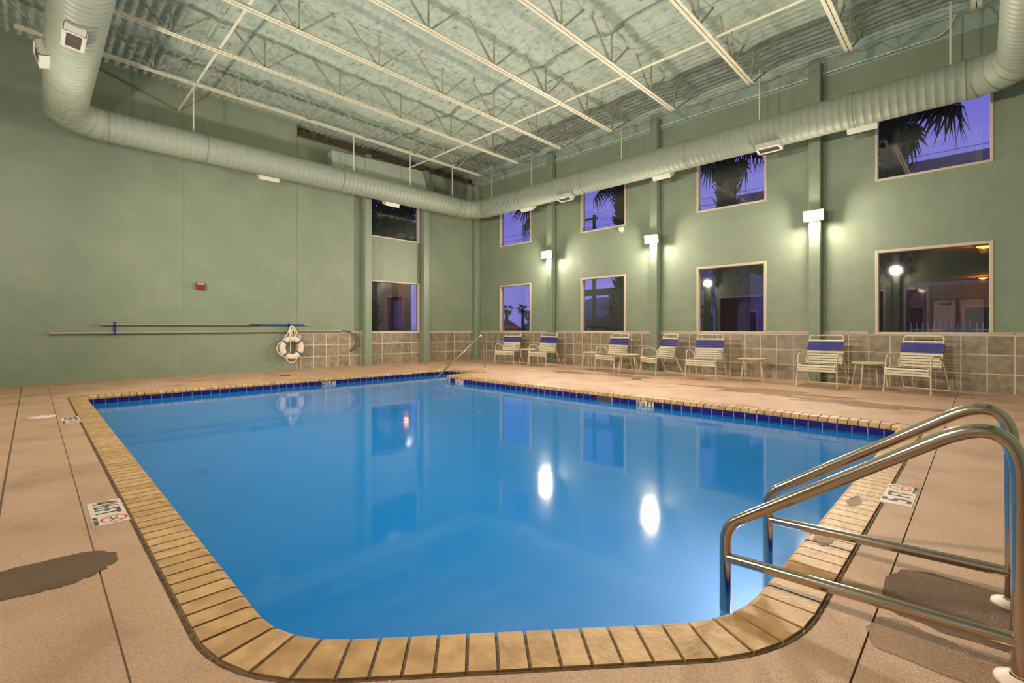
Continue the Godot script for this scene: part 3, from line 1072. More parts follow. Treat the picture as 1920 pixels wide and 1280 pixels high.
# ================================================================= furniture
func make_chair() -> Node3D:
	# front looks along -z here; y up
	var t := thing("strap_chair", "", "chair")
	var r := 0.0125
	var w := 0.27
	for s in [-1, 1]:
		var x: float = s * 0.30
		# front leg, arm and its return to the back frame
		part("arm_frame", tubed(bend([Vector3(x + s * 0.015, 0.0, -0.36), Vector3(x, 0.36, -0.33), Vector3(x, 0.60, -0.30), Vector3(x, 0.585, 0.06), Vector3(s * w, 0.40, 0.13)], 0.09), r, 8), M.chair_frame, t)
		part("rear_leg", tubed(bend([Vector3(x, 0.57, -0.02), Vector3(x, 0.50, 0.11), Vector3(x + s * 0.01, 0.02, 0.36)], 0.06), r, 8), M.chair_frame, t)
		part("foot_cap", lathed([Vector2(0, 0), Vector2(0.017, 0), Vector2(0.017, 0.03), Vector2(0, 0.03)], 8), M.strap_cream, t, Vector3(x + s * 0.014, 0.0, -0.36))
	part("crossbar", tubed([Vector3(-0.30, 0.285, -0.337), Vector3(0.30, 0.285, -0.337)], 0.011, 8), M.chair_frame, t)
	part("floor_bar", tubed([Vector3(-0.31, 0.025, 0.357), Vector3(0.31, 0.025, 0.357)], 0.010, 8), M.chair_frame, t)
	# back loop
	var loop := [Vector3(-w, 0.37, 0.10), Vector3(-w, 0.80, 0.235), Vector3(-w, 0.915, 0.27), Vector3(w, 0.915, 0.27), Vector3(w, 0.80, 0.235), Vector3(w, 0.37, 0.10)]
	part("back_frame", tubed(bend(loop, 0.09), r, 8), M.chair_frame, t)
	part("back_rail", chamfer_at(Vector3(0, 0.815, 0.241), Vector3(0.56, 0.036, 0.03), 0.01), M.strap_cream, t)
	# seat frame dips at the front edge
	for s in [-1, 1]:
		part("seat_rail", tubed(bend([Vector3(s * w, 0.37, 0.14), Vector3(s * w, 0.40, -0.28), Vector3(s * w, 0.385, -0.36), Vector3(s * w, 0.285, -0.335)], 0.05), r, 8), M.chair_frame, t)
	# vinyl straps, wrapped round the rails
	var strap := begin()
	bx(strap, Vector3(0, 0, 0), Vector3(0.575, 0.034, 0.006))
	for s in [-1, 1]:
		bx(strap, Vector3(s * 0.284, 0, 0.012), Vector3(0.006, 0.034, 0.026))
	bx(strap, Vector3(0, 0, 0.024), Vector3(0.04, 0.001, 0.001))
	var sm := finish(strap)
	var lean := -atan2(0.135, 0.43)
	for k in 9:
		var y := 0.776 - 0.0395 * k if k < 4 else 0.612 - 0.0465 * (k - 4)
		var z := 0.10 + (y - 0.37) * 0.314 - 0.016
		var o := part("strap", sm, M.strap_blue if k < 4 else M.strap_cream, t, Vector3(0, y, z), "blue vinyl strap" if k < 4 else "")
		o.rotation.x = -lean
	for k in 8:
		var z := 0.075 - 0.0485 * k
		var o := part("strap", sm, M.strap_cream, t, Vector3(0, 0.388 + 0.03 * (0.14 - z) / 0.42, z))
		o.rotation.x = PI / 2
	for k in 3:
		var y := 0.385 - 0.043 * k
		var o := part("strap", sm, M.strap_cream, t, Vector3(0, y - 0.005, -0.372 + k * 0.012 + (0.012 if k == 0 else 0.0)))
		o.rotation.x = 0.25 + (0.5 if k == 0 else 0.0)
	return t

func make_table() -> Node3D:
	var t := thing("side_table", "", "table")
	part("table_top", lathed([Vector2(0, 0.418), Vector2(0.245, 0.418), Vector2(0.262, 0.424), Vector2(0.265, 0.436), Vector2(0.256, 0.448), Vector2(0.235, 0.450), Vector2(0.228, 0.444), Vector2(0, 0.444)], 36), M.table_top, t)
	for k in 4:
		var a := TAU * k / 4 + 0.5
		var d := Vector3(cos(a), 0, sin(a))
		part("leg", tubed(bend([d * 0.16 + Vector3(0, 0.412, 0), d * 0.215 + Vector3(0, 0.405, 0), d * 0.285 + Vector3(0, 0.0, 0)], 0.05), 0.0125, 8), M.chair_frame, t)
	return t

func copy_of(o: Node3D, called: String) -> Node3D:
	var c := o.duplicate()
	c.name = numbered(called)
	add_child(c)
	return c

func build_furniture() -> void:
	var chairs := [
		[10.12, -10.12, 18.0, "cream strap chair with blue band, the one nearest the corner of the room"],
		[10.18, -8.78, 4.0, "cream strap chair with blue band in front of the farthest lamp column"],
		[10.2, -6.52, -8.0, "cream strap chair with blue band standing between two round side tables"],
		[10.14, -5.22, -28.0, "cream strap chair with blue band turned away, in front of the middle column"],
		[9.98, -4.12, 4.0, "cream strap chair with blue band under the third window from the corner"],
		[10.12, -2.06, -3.0, "cream strap chair with blue band in front of the nearest column"],
		[10.26, -0.76, -16.0, "cream strap chair with blue band nearest the camera, under the largest window"],
	]
	var proto: Node3D
	for c in chairs:
		var o: Node3D
		if proto == null:
			proto = make_chair()
			o = proto
		else:
			o = copy_of(proto, "strap_chair")
		o.position = Vector3(c[0], 0, c[1])
		o.rotation.y = PI / 2 + deg_to_rad(c[2])
		o.set_meta("label", c[3])
		o.set_meta("group", "strap chairs along the window wall")
	var tables := [
		[10.32, -9.50, "small round cream table between the two farthest chairs"],
		[10.16, -7.14, "small round cream table left of the third chair from the corner"],
		[9.9, -5.93, "small round cream table between the third and fourth chairs from the corner"],
		[10.16, -3.27, "small round cream table standing free under the third window"],
		[10.36, -1.40, "small round cream table between the two nearest chairs"],
	]
	var tp: Node3D
	for c in tables:
		var o: Node3D
		if tp == null:
			tp = make_table()
			o = tp
		else:
			o = copy_of(tp, "side_table")
		o.position = Vector3(c[0], 0, c[1])
		o.rotation.y = rng.randf_range(-0.3, 0.3)
		o.set_meta("label", c[2])
		o.set_meta("group", "round side tables along the window wall")

# ================================================================= rails and wall gear
func build_rails() -> void:
	for a in [[2.02, "stainless steel pool handrail nearer the camera"], [2.57, "stainless steel pool handrail farther from the camera"]]:
		var t := thing("pool_handrail", a[1], "handrail", Vector3(a[0], 0, 0), 0.0, "pair of handrails at the deep end")
		part("hand_tube", tubed(bend([Vector3(0, -0.75, -0.755), Vector3(0, 0.217, -0.755), Vector3(0, 0.805, 0.082), Vector3(0, -0.02, 0.082)], 0.205, 14).slice(0, 1) + rail_path(), 0.0215, 24), M.stainless, t)
		part("cross_tube", tubed([Vector3(0, 0.088, -0.745), Vector3(0, 0.122, 0.075)], 0.0205, 20), M.stainless, t)
		part("flange", lathed([Vector2(0.024, 0.022), Vector2(0.034, 0.021), Vector2(0.056, 0.011), Vector2(0.06, 0.0), Vector2(0.024, 0.0)], 28), M.white_plastic, t, Vector3(0, 0, 0.082))
	var t := thing("entry_handrail", "slim stainless handrail at the far steps of the pool", "handrail", Vector3(0, 0, -9.15))
	part("hand_tube", tubed(bend([Vector3(6.3, -0.42, 0), Vector3(8.16, 0.93, 0), Vector3(8.26, -0.02, 0)], 0.19, 10), 0.022, 14), M.stainless, t)
	part("flange", lathed([Vector2(0.024, 0.022), Vector2(0.056, 0.011), Vector2(0.06, 0.0)], 20), M.white_plastic, t, Vector3(8.26, 0, 0))

func rail_path() -> Array:
	var low := bend([Vector3(0, -0.75, -0.755), Vector3(0, 0.217, -0.755), Vector3(0, 0.5, -0.352)], 0.07, 8)
	var high := bend([Vector3(0, 0.5, -0.352), Vector3(0, 0.805, 0.082), Vector3(0, -0.02, 0.082)], 0.225, 16)
	return low.slice(1) + high.slice(1)

func build_wall_gear() -> void:
	var z := ZB + 0.055
	# telescopic pole
	var t := thing("telescopic_pole", "thin silver and blue telescopic pool pole, the upper of two on the wall", "pole", Vector3(0.94, 1.13, z))
	part("outer_tube", tubed([Vector3(0, 0, 0), Vector3(2.75, 0.004, 0)], 0.022, 10), M.aluminium, t)
	part("lock_collar", tubed([Vector3(2.72, 0.004, 0), Vector3(2.95, 0.004, 0)], 0.022, 10), M.hook_dark, t)
	part("inner_tube", tubed([Vector3(2.9, 0.004, 0), Vector3(4.03, 0.008, 0)], 0.017, 10), M.pole_blue, t)
	part("tip", tubed([Vector3(4.03, 0.008, 0), Vector3(4.2, 0.008, 0)], [0.013, 0.008], 8), M.ring_white, t)
	# rescue hook
	t = thing("rescue_hook", "long silver shepherd's crook pole, the lower of two on the wall", "pole", Vector3(0.23, 0.955, z))
	part("shaft", tubed([Vector3.ZERO, Vector3(5.75, 0.03, 0)], 0.024, 10), M.aluminium, t)
	var arc := []
	for k in 15:
		var a := PI / 2 - 2.6 * k / 14.0
		arc.append(Vector3(5.75 + 0.42 * cos(a), -0.27 + 0.30 * sin(a) , 0.01))
	var back := []
	for k in 15:
		var a := PI / 2 - 2.6 + 2.6 * k / 14.0
		back.append(Vector3(5.75 + 0.5 * cos(a) * (1.0 if cos(a) > 0 else 0.9), -0.27 + 0.31 * sin(a), 0.02))
	part("crook", tubed(arc + back, 0.009, 8), M.hook_dark, t)
	# brackets
	for b in [[1.18, "blue plastic pole hanger at the left end of the poles"], [4.60, "blue plastic pole hanger above the life ring"]]:
		t = thing("pole_hanger", b[1], "bracket", Vector3(b[0], 0.98, ZB), 0.0, "blue pole hangers")
		part("back_plate", chamfer_at(Vector3(0, 0.075, 0.008), Vector3(0.045, 0.25, 0.016), 0.004), M.bracket_blue, t)
		for y in [0.118, -0.055]:
			part("hook", tubed(bend([Vector3(0, y + 0.0, 0.012), Vector3(0, y - 0.005, 0.10), Vector3(0, y + 0.06, 0.105)], 0.02), 0.013, 8), M.bracket_blue, t)
	# life ring
	t = thing("life_ring", "white life ring with four blue bands and white rope", "life ring", Vector3(4.63, 0.56, ZB + 0.11))
	var mesh := TorusMesh.new()
	var st := begin()
	var pr := []
	for k in 48:
		var a := TAU * k / 48
		pr.append(Vector3(cos(a) * 0.228, sin(a) * 0.228, 0))
	tube(st, pr, 0.075, 16, true)
	part("buoy", finish(st), M.ring_white, t)
	for k in 4:
		var a := PI / 4 + PI / 2 * k + (0.12 if k % 2 else -0.05)
		var arcs := []
		for j in 5:
			var b := a + (j - 2) * 0.055
			arcs.append(Vector3(cos(b) * 0.228, sin(b) * 0.228, 0))
		part("band", tubed(arcs, 0.079, 16), M.ring_band, t)
	var ropes := [
		[Vector3(-0.2, 0.22, 0.05), Vector3(-0.36, 0.08, 0.05), Vector3(-0.38, -0.03, 0.05), Vector3(-0.3, -0.17, 0.05), Vector3(-0.19, -0.22, 0.05)],
		[Vector3(-0.17, -0.25, 0.05), Vector3(-0.08, -0.37, 0.05), Vector3(0.05, -0.38, 0.05), Vector3(0.12, -0.25, 0.06)],
		[Vector3(-0.2, 0.25, 0.05), Vector3(-0.1, 0.38, 0.04), Vector3(-0.07, 0.52, 0.03), Vector3(0.0, 0.56, 0.02), Vector3(0.07, 0.5, 0.03), Vector3(0.16, 0.3, 0.04), Vector3(0.2, 0.22, 0.05)],
		[Vector3(-0.07, 0.3, 0.06), Vector3(-0.08, 0.45, 0.05), Vector3(-0.02, 0.55, 0.04), Vector3(0.04, 0.45, 0.05), Vector3(0.06, 0.28, 0.07)],
		[Vector3(-0.05, 0.54, 0.03), Vector3(-0.06, 0.2, 0.09), Vector3(-0.06, -0.12, 0.085)],
		[Vector3(0.0, 0.3, 0.07), Vector3(-0.04, 0.42, 0.06), Vector3(0.03, 0.53, 0.05), Vector3(0.1, 0.42, 0.05), Vector3(0.08, 0.28, 0.07)],
	]
	for q in ropes:
		part("rope", tubed(bend(q, 0.07, 5), 0.011, 6), M.rope, t)
	# fire alarm
	t = thing("fire_alarm", "small red fire alarm sounder on the green wall", "alarm", Vector3(2.665, 2.0, ZB))
	part("body", chamfer_at(Vector3(0, 0, 0.035), Vector3(0.17, 0.15, 0.07), 0.008), M.alarm_red, t)
	part("strobe", chamfer_at(Vector3(0, 0.045, 0.078), Vector3(0.13, 0.035, 0.03), 0.006), M.alarm_lens, t)
	for k in 4:
		part("slot", boxed(Vector3(-0.055, -0.05 + k * 0.016, 0.069), Vector3(0.055, -0.044 + k * 0.016, 0.072)), M.hook_dark, t)
	# boxed plenum above the duct
	t = thing("duct_plenum", "pale boxed plenum with slanting end above the duct", "duct box", Vector3(5.5, 5.22, ZB + 0.02))
	st = begin()
	var f := [Vector3(0, 0, 0.5), Vector3(2.98, 0, 0.5), Vector3(2.82, 0.59, 0.5), Vector3(0, 0.47, 0.5)]
	var bk := [Vector3(0, 0, 0.2), Vector3(2.98, 0, 0.2), Vector3(2.82, 0.59, 0.2), Vector3(0, 0.47, 0.2)]
	quad(st, f[3], f[2], f[1], f[0])
	for k in 4: quad(st, f[k], f[(k + 1) % 4], bk[(k + 1) % 4], bk[k])
	part("casing", finish(st), M.duct_paint, t)
	part("seam", boxed(Vector3(0.9, 0.0, 0.5), Vector3(0.91, 0.5, 0.506)), M.duct_seam, t)
	t = thing("wall_grille", "small grey louvred grille on the wall beside the plenum", "grille", Vector3(9.4, 5.52, ZB))
	part("frame", chamfer_at(Vector3(0, 0, 0.02), Vector3(0.56, 0.2, 0.04), 0.006), M.register_grille, t)
	for k in 5:
		part("louvre", boxed(Vector3(-0.25, -0.08 + k * 0.035, 0.04), Vector3(0.25, -0.065 + k * 0.035, 0.052)), M.joint_dark, t)
	# conduit along the top of the window wall
	t = thing("conduit", "thin pale conduit pipe along the top of the window wall", "pipe", Vector3(XR - 0.045, 6.02, 0))
	part("pipe", tubed(bend([Vector3(0, 0, ZB + 0.3), Vector3(0, 0, -0.45), Vector3(-0.05, 0.25, -0.3)], 0.12), 0.012, 8), M.register_white, t)
	for q in [-11.2, -9.6, -7.2, -5.9, -3.4, -2.4, -1.2]:
		part("clip", chamfer_at(Vector3(0.005, 0, q), Vector3(0.035, 0.04, 0.05), 0.006), M.register_white, t)
	t = thing("speaker", "small white speaker under the second upper window", "speaker", Vector3(XR - 0.04, 3.66, -6.72))
	part("case", chamfer_at(Vector3(0, 0, 0), Vector3(0.08, 0.1, 0.14), 0.015), M.register_white, t)
	part("bracket", boxed(Vector3(-0.02, -0.085, -0.02), Vector3(0.04, -0.04, 0.02)), M.register_white, t)

# ================================================================= deck furniture
func depth_sign(at: Vector3, turn: float, number: String, label: String) -> void:
	# three six-inch tiles in a row; local x reads left to right, -z is the top of the letters
	var t := thing("depth_marker", label, "depth marker", at, turn, "depth markers set in the deck")
	var tm := chamfered(Vector3(0.15, 0.012, 0.152), 0.002)
	var words := [number, "FT", ""]
	for k in 3:
		var o := part("tile", tm, M.white_tile, t, Vector3((k - 1) * 0.152, -0.003, 0))
		if words[k]:
			var p := part("print", lettering(words[k], 0.125 if words[k].length() < 2 else 0.10, 0.001), M.black_print, o, Vector3(0.012 if k == 0 else -0.006, 0.0065, 0.0))
			p.rotation.x = -PI / 2
			p.scale = Vector3(0.9 if words[k].length() < 2 else 0.75, 1.1, 1)
	var c := Vector3(0.152, 0.0036, -0.014)
	var st := begin()
	for k in 36:
		var a := TAU * k / 36
		var b := TAU * (k + 1) / 36
		var f := func(g, r): return c + Vector3(cos(g) * r, 0, sin(g) * r)
		quad(st, f.call(a, 0.048), f.call(a, 0.058), f.call(b, 0.058), f.call(b, 0.048))
	bx(st, c, Vector3(0.1, 0.0006, 0.008), Basis(Vector3.UP, PI / 4))
	part("no_diving_ring", finish(st), M.red_print, t)
	st = begin()      # the diver
	bx(st, c + Vector3(0.005, -0.0003, 0), Vector3(0.06, 0.0006, 0.009), Basis(Vector3.UP, -0.6))
	bx(st, c + Vector3(-0.02, -0.0003, 0.012), Vector3(0.04, 0.0006, 0.006), Basis(Vector3.UP, -0.2))
	part("diver", finish(st), M.black_print, t)
	var p := part("print", lettering("NO DIVING", 0.02, 0.001), M.black_print, t, Vector3(0.152, 0.0036, 0.062))
	p.rotation.x = -PI / 2

func build_deck_items() -> void:
	depth_sign(Vector3(0.30, 0.0, -3.505), -PI / 2, "4½", "white 4½ FT depth marker set in the left deck")
	depth_sign(Vector3(0.31, 0.0, -7.36), -PI / 2, "3½", "white depth marker at the far end of the left deck")
	depth_sign(Vector3(3.80, 0.0, -0.36), 0.0, "5", "white 5 FT depth marker on the deck behind the rails")
	var t := thing("skimmer_lid", "round white skimmer lid in the left deck", "lid", Vector3(0.08, 0.0, -7.85))
	part("lid", lathed([Vector2(0, 0.008), Vector2(0.12, 0.008), Vector2(0.125, 0.0)], 28), M.white_plastic, t)
	part("finger_hole", lathed([Vector2(0, 0.0095), Vector2(0.014, 0.0095), Vector2(0.014, 0.004)], 10), M.joint_dark, t, Vector3(0.05, 0, 0))
	for d in [[8.75, -5.05, "round brass drain in the deck before the middle chairs"], [3.95, -11.0, "round brass drain in the deck below the life ring"]]:
		t = thing("floor_drain", d[2], "drain", Vector3(d[0], 0, d[1]), 0.0, "floor drains")
		part("rim", tubed(range(20).map(func(k): return Vector3(cos(TAU * k / 20) * 0.1, 0.003, sin(TAU * k / 20) * 0.1)), 0.008, 6, true), M.drain_metal, t)
		part("grate", lathed([Vector2(0, 0.004), Vector2(0.1, 0.004)], 20), M.joint_dark, t)
	patch("puddle", "dark shallow puddle on the left deck near the coping", "puddle", [Vector2(0.275, -2.83), Vector2(0.15, -2.95), Vector2(-0.1, -2.96), Vector2(-0.4, -2.9), Vector2(-0.45, -2.75), Vector2(-0.1, -2.65), Vector2(0.1, -2.62), Vector2(0.22, -2.68)], M.deck_wet, 0.0015, 0.011)
	patch("wet_patch", "dark wet runnel on the deck between the handrails", "wet patch", [Vector2(2.22, -0.24), Vector2(2.62, -0.24), Vector2(2.66, 0.1), Vector2(2.6, 0.4), Vector2(2.25, 0.4), Vector2(2.2, 0.1)], M.deck_wet, 0.0015, 0.012)
	patch("wet_patch", "brown wet smear beside the near handrail", "wet patch", [Vector2(1.92, -0.24), Vector2(2.15, -0.24), Vector2(2.12, 0.0), Vector2(2.1, 0.35), Vector2(1.98, 0.35), Vector2(1.94, 0.1)], M.deck_damp, 0.0015, 0.012)
	for q in [[8.0, -1.2, 1.2, 0.28], [8.5, -2.6, 1.5, 0.4], [9.0, -1.6, 0.9, 0.2], [8.7, -4.6, 1.0, 0.3], [9.2, -5.6, 0.8, 0.25], [9.0, -7.0, 0.7, 0.3], [8.2, -6.2, 0.8, 0.2], [7.6, -3.8, 1.1, 0.22], [9.3, -8.6, 0.5, 0.3], [8.9, -0.1, 0.6, 0.3]]:
		var o := []
		for k in 16:
			var a := TAU * k / 16
			var r := rng.randf_range(0.5, 1.15)
			o.append(Vector2(q[0] + sin(a) * q[3] * r, q[1] + cos(a) * q[2] * r))
		patch("damp_patch", "damp darker patch on the deck before the chairs", "wet patch", o, M.deck_damp, 0.0012, 0.02)
		get_child(get_child_count() - 1).set_meta("group", "damp patches before the chairs")
	var wet := 0
	for q in [[2.72, -0.55, 0.10, 0.035], [2.95, -0.53, 0.12, 0.04], [3.2, -0.56, 0.08, 0.03], [2.2, -0.54, 0.09, 0.04], [3.45, -0.54, 0.14, 0.035]]:
		var o := []
		for k in 9:
			var a := TAU * k / 9
			var r := rng.randf_range(0.6, 1.2)
			o.append(Vector2(q[0] + cos(a) * q[2] * r, q[1] + sin(a) * q[3] * r))
		patch("water_splash", "thin splash of water lying on the coping behind the rails", "puddle", o, M.deck_damp, 0.0013, 0.006)
		get_child(get_child_count() - 1).set_meta("group", "splashes on the coping")

# ================================================================= outdoors
func frond_mesh(seed_: int) -> ArrayMesh:
	# a fan: a stalk, and blades that spread from its end and droop
	var g := RandomNumberGenerator.new()
	g.seed = seed_
	var st := begin()
	tube(st, [Vector3(0, 0, 0), Vector3(0.45, 0.16, 0), Vector3(0.85, 0.14, 0)], [0.025, 0.016, 0.012], 5)
	for k in 26:
		var a := lerpf(-1.9, 1.9, k / 25.0)
		var l := 0.95 * (0.75 + 0.25 * cos(a)) * g.randf_range(0.85, 1.1)
		var d := Vector3(cos(a), 0, sin(a))
		var s := Vector3(-sin(a), 0, cos(a)) * 0.035
		var p0 := Vector3(0.85, 0.14, 0)
		var p1 := p0 + d * l * 0.55 + Vector3(0, 0.02, 0)
		var p2 := p0 + d * l + Vector3(0, -0.25 - 0.3 * g.randf(), 0)
		var f := Vector3(0, 0.02, 0)
		quad(st, p0, p0 + f * 0.3, p1 + s + f, p1)
		quad(st, p0, p1, p1 - s + f, p0 + f * 0.3)
		tri(st, p1, p1 + s + f, p2)
		tri(st, p1, p2, p1 - s + f)
	return finish(st)

func palm(at: Vector3, high: float, label: String, seed_: int, r := 0.24, scale_ := 1.0, boots := true) -> void:
	var g := RandomNumberGenerator.new()
	g.seed = seed_
	var t := thing("palm_tree", label, "palm tree", at, 0.0, "palm trees outside")
	var prof := []
	for k in 12:
		var u := k / 11.0
		prof.append(Vector2((r * (1.0 - 0.2 * u)) * (1.0 + 0.08 * sin(k * 2.3)), high * u))
	var st := begin()
	lathe(st, prof, 14)
	if boots:      # stubs of old leaves, crossing like a lattice
		for k in int(high * 26):
			var u := 0.25 + 0.75 * g.randf()
			var a := k * 2.399
			var d := Vector3(cos(a), 0, sin(a))
			var b := d * r * 0.85 + Vector3(0, high * u, 0)
			bar(st, b, b + d * 0.13 + Vector3(0, 0.2, 0), 0.06, 0.02)
	part("trunk", finish(st), M.palm_bark, t)
	var fm := [frond_mesh(seed_), frond_mesh(seed_ + 1)]
	var n := 15
	for k in n:
		var o := part("frond", fm[k % 2], M.palm_leaf, t, Vector3(0, high - 0.1 + 0.25 * g.randf(), 0))
		var pitch := lerpf(-1.05, 1.0, float(k) / n)
		o.basis = Basis(Vector3.UP, k * 2.399) * Basis(Vector3(0, 0, 1), pitch) * Basis(Vector3.RIGHT, g.randf_range(-0.4, 0.4))
		o.scale = Vector3.ONE * scale_ * g.randf_range(0.85, 1.15)

func leaf_cloud(centre: Vector3, size: Vector3, n: int, leaf: float, seed_: int) -> ArrayMesh:
	var g := RandomNumberGenerator.new()
	g.seed = seed_
	var st := begin()
	for k in n:
		var d := Vector3(g.randfn(), g.randfn(), g.randfn()).normalized() * pow(g.randf(), 0.45)
		var p := centre + d * size
		var b := Basis.from_euler(Vector3(g.randf() * TAU, g.randf() * TAU, g.randf() * TAU))
		quad(st, p + b * Vector3(-leaf, 0, 0), p + b * Vector3(0, leaf * 0.1, leaf * 0.35), p + b * Vector3(leaf, 0, 0), p + b * Vector3(0, leaf * 0.1, -leaf * 0.35))
	return finish(st)

func tree(at: Vector3, high: float, crown: Vector3, n: int, leaf: float, label: String, seed_: int) -> void:
	var t := thing("leafy_tree", label, "tree", at)
	part("trunk", tubed([Vector3.ZERO, Vector3(0.1, high * 0.5, 0), Vector3(0, high, 0.1)], [0.16, 0.12, 0.06], 8), M.palm_bark, t)
	part("foliage", leaf_cloud(Vector3(0, high, 0), crown, n, leaf, seed_), M.tree_leaf, t).set_meta("kind", "stuff")

func stop_sign(at: Vector3, face: float, label: String) -> void:
	var t := thing("stop_sign", label, "sign", at, face, "stop signs outside")
	part("post", boxed(Vector3(-0.03, 0, -0.05), Vector3(0.03, 2.3, -0.02)), M.fence_white, t)
	var st := begin()
	var border := begin()
	for k in 8:
		var a := TAU * (k + 0.5) / 8
		var b := TAU * (k + 1.5) / 8
		var f := func(g, r, z): return Vector3(cos(g) * r, 2.05 + sin(g) * r, z)
		tri(st, Vector3(0, 2.05, 0), f.call(b, 0.38, 0), f.call(a, 0.38, 0))
		quad(st, f.call(a, 0.38, 0), f.call(b, 0.38, 0), f.call(b, 0.38, -0.02), f.call(a, 0.38, -0.02))
		quad(border, f.call(a, 0.36, 0.003), f.call(a, 0.40, 0.003), f.call(b, 0.40, 0.003), f.call(b, 0.36, 0.003))
	part("plate", finish(st), M.sign_red, t)
	part("border", finish(border), M.sign_white, t)
	part("print", lettering("STOP", 0.27, 0.006), M.sign_white, t, Vector3(0, 2.05, 0.008))

func outdoor_lamp(at: Vector3, label: String, glowing: String, c: Color, energy: float) -> void:
	var t := thing("soffit_lamp", label, "lamp", at)
	part("rim", lathed([Vector2(0.2, 0.0), Vector2(0.22, -0.03), Vector2(0.16, -0.05)], 20), M.lamp_housing, t)
	part("lamp_glass", lathed([Vector2(0.16, -0.045), Vector2(0.12, -0.08), Vector2(0, -0.1)], 20), M[glowing], t)
	var o := OmniLight3D.new()
	o.name = "lamp_light"
	t.add_child(o)
	o.position = Vector3(0, -0.13, 0)
	o.light_color = c
	o.light_energy = energy
	o.light_size = 0.1
	o.omni_range = 30.0
	o.omni_attenuation = 2.0
	o.shadow_enabled = true

func build_outdoors() -> void:
	part("pavement", boxed(Vector3(XR + 0.2, -0.35, -70), Vector3(90, -0.1, 40)), M.asphalt, setting("ground_outside", "dark asphalt outside the windows"))
	part("lawn", boxed(Vector3(-30, -0.35, -70), Vector3(XR + 0.2, -0.12, ZB - 0.45)), M.asphalt, get_node("ground_outside"))
	palm(Vector3(13.9, -0.1, -1.42), 6.5, "palm tree outside the largest upper window", 11, 0.3, 1.0)
	palm(Vector3(13.9, -0.1, -5.16), 6.5, "palm tree outside the third upper window from the corner", 21, 0.3, 0.92)
	palm(Vector3(13.9, -0.1, -8.53), 6.5, "palm tree outside the second upper window from the corner", 31, 0.28, 0.92)
	palm(Vector3(14.6, -0.1, -12.35), 6.2, "palm tree outside the upper window nearest the corner", 41, 0.25, 1.0)
	palm(Vector3(38.7, -0.1, -39.1), 3.3, "far palm on the left beyond the corner window", 51, 0.2, 0.5, false)
	palm(Vector3(39.9, -0.1, -37.7), 3.5, "far palm on the right beyond the corner window", 61, 0.2, 0.5, false)
	palm(Vector3(20.5, -0.1, -12.3), 1.9, "squat palm beyond the second window from the corner", 71, 0.3, 0.9, false)
	for b in [[42.5, -44.3, 2.5, "left one behind the far palms"], [46.3, -40.6, 2.5, "right one behind the far palms"], [25.5, -16.2, 2.0, "the one beyond the second window"]]:
		var t := thing("shrub", "dark rounded shrub, " + b[3], "shrub", Vector3(b[0], 0, b[1]), 0.0, "shrubs beyond the windows")
		part("foliage", leaf_cloud(Vector3(0, b[2] * 0.35, 0), Vector3(b[2], b[2] * 0.62, b[2]), 1900, 0.26, int(b[0])), M.shrub_leaf, t).set_meta("kind", "stuff")
	stop_sign(Vector3(23.8, -0.1, -10.0), -PI / 2 + 0.4, "red stop sign seen through the third window from the corner")
	stop_sign(Vector3(24.3, -0.1, -22.3), -PI / 2 + 0.8, "red stop sign seen through the window nearest the corner")
	# house with hipped roof
	var h := thing("house", "low house with grey hipped roof behind the second window", "house", Vector3(40, 0, -27.0))
	part("wall", boxed(Vector3(-4, -0.1, -4.2), Vector3(4, 1.9, 4.2)), M.outer_wall, h)
	var st := begin()
	var e := [Vector3(-5, 1.9, -5), Vector3(5, 1.9, -5), Vector3(5, 1.9, 5), Vector3(-5, 1.9, 5)]
	var r := [Vector3(0, 4.2, -1.2), Vector3(0, 4.2, 1.2)]
	tri(st, e[0], r[0], e[1]); tri(st, e[2], r[1], e[3])
	quad(st, e[1], r[0], r[1], e[2]); quad(st, e[3], r[1], r[0], e[0])
	part("roof", finish(st), M.roof_grey, h)
	# utility pole
	var u := thing("utility_pole", "wooden utility pole with crossarm and wires", "utility pole", Vector3(28, -0.1, -19.5))
	part("shaft", tubed([Vector3.ZERO, Vector3(0, 9.2, 0)], [0.16, 0.11], 10), M.timber_dark, u)
	for y in [8.7, 7.9]:
		part("crossarm", boxed(Vector3(-0.8, y, -0.8), Vector3(-0.7, y + 0.12, 0.8)), M.timber_dark, u)
	for k in 3:
		part("wire", tubed([Vector3(-0.7, 8.85 - 0.4 * k, -30), Vector3(-0.7, 8.6 - 0.4 * k, 0), Vector3(-0.7, 8.75 - 0.4 * k, 30)], 0.012, 5), M.timber_dark, u)
	# canopy with lamps in its soffit
	var cn := thing("entrance_canopy", "mauve entrance canopy with deep fascia beyond the largest windows", "canopy", Vector3(16.6, 0, 0))
	part("soffit", boxed(Vector3(0.1, 3.3, -6.2), Vector3(14, 3.36, 7)), M.soffit_tan, cn)
	part("fascia", boxed(Vector3(0.0, 3.2, -6.3), Vector3(0.1, 5.5, 7)), M.outer_wall, cn)
	part("fascia", boxed(Vector3(0.1, 3.2, -6.3), Vector3(14, 5.5, -6.2)), M.outer_wall, cn)
	for z in [-6.0, 3.0]:
		part("post", boxed(Vector3(0.2, -0.1, z), Vector3(0.6, 3.3, z + 0.4)), M.outer_wall, cn)
	var hb := thing("hotel_building", "mauve hotel front with windows behind the canopy", "building", Vector3(30.8, -0.1, -3))
	part("wall", boxed(Vector3(0, 0, -13.5), Vector3(0.5, 5.2, 10)), M.outer_wall, hb)
	for z in [-9.8, -7.2, -4.6, -2.2, 0.4, 3.0]:
		var wi := part("window", chamfer_at(Vector3(-0.02, 1.5, z), Vector3(0.08, 1.5, 1.3), 0.01), M.fence_white, hb)
		part("pane", boxed(Vector3(-0.08, 0.85, z - 0.55), Vector3(-0.06, 2.15, z + 0.55)), M.car_glass, wi)
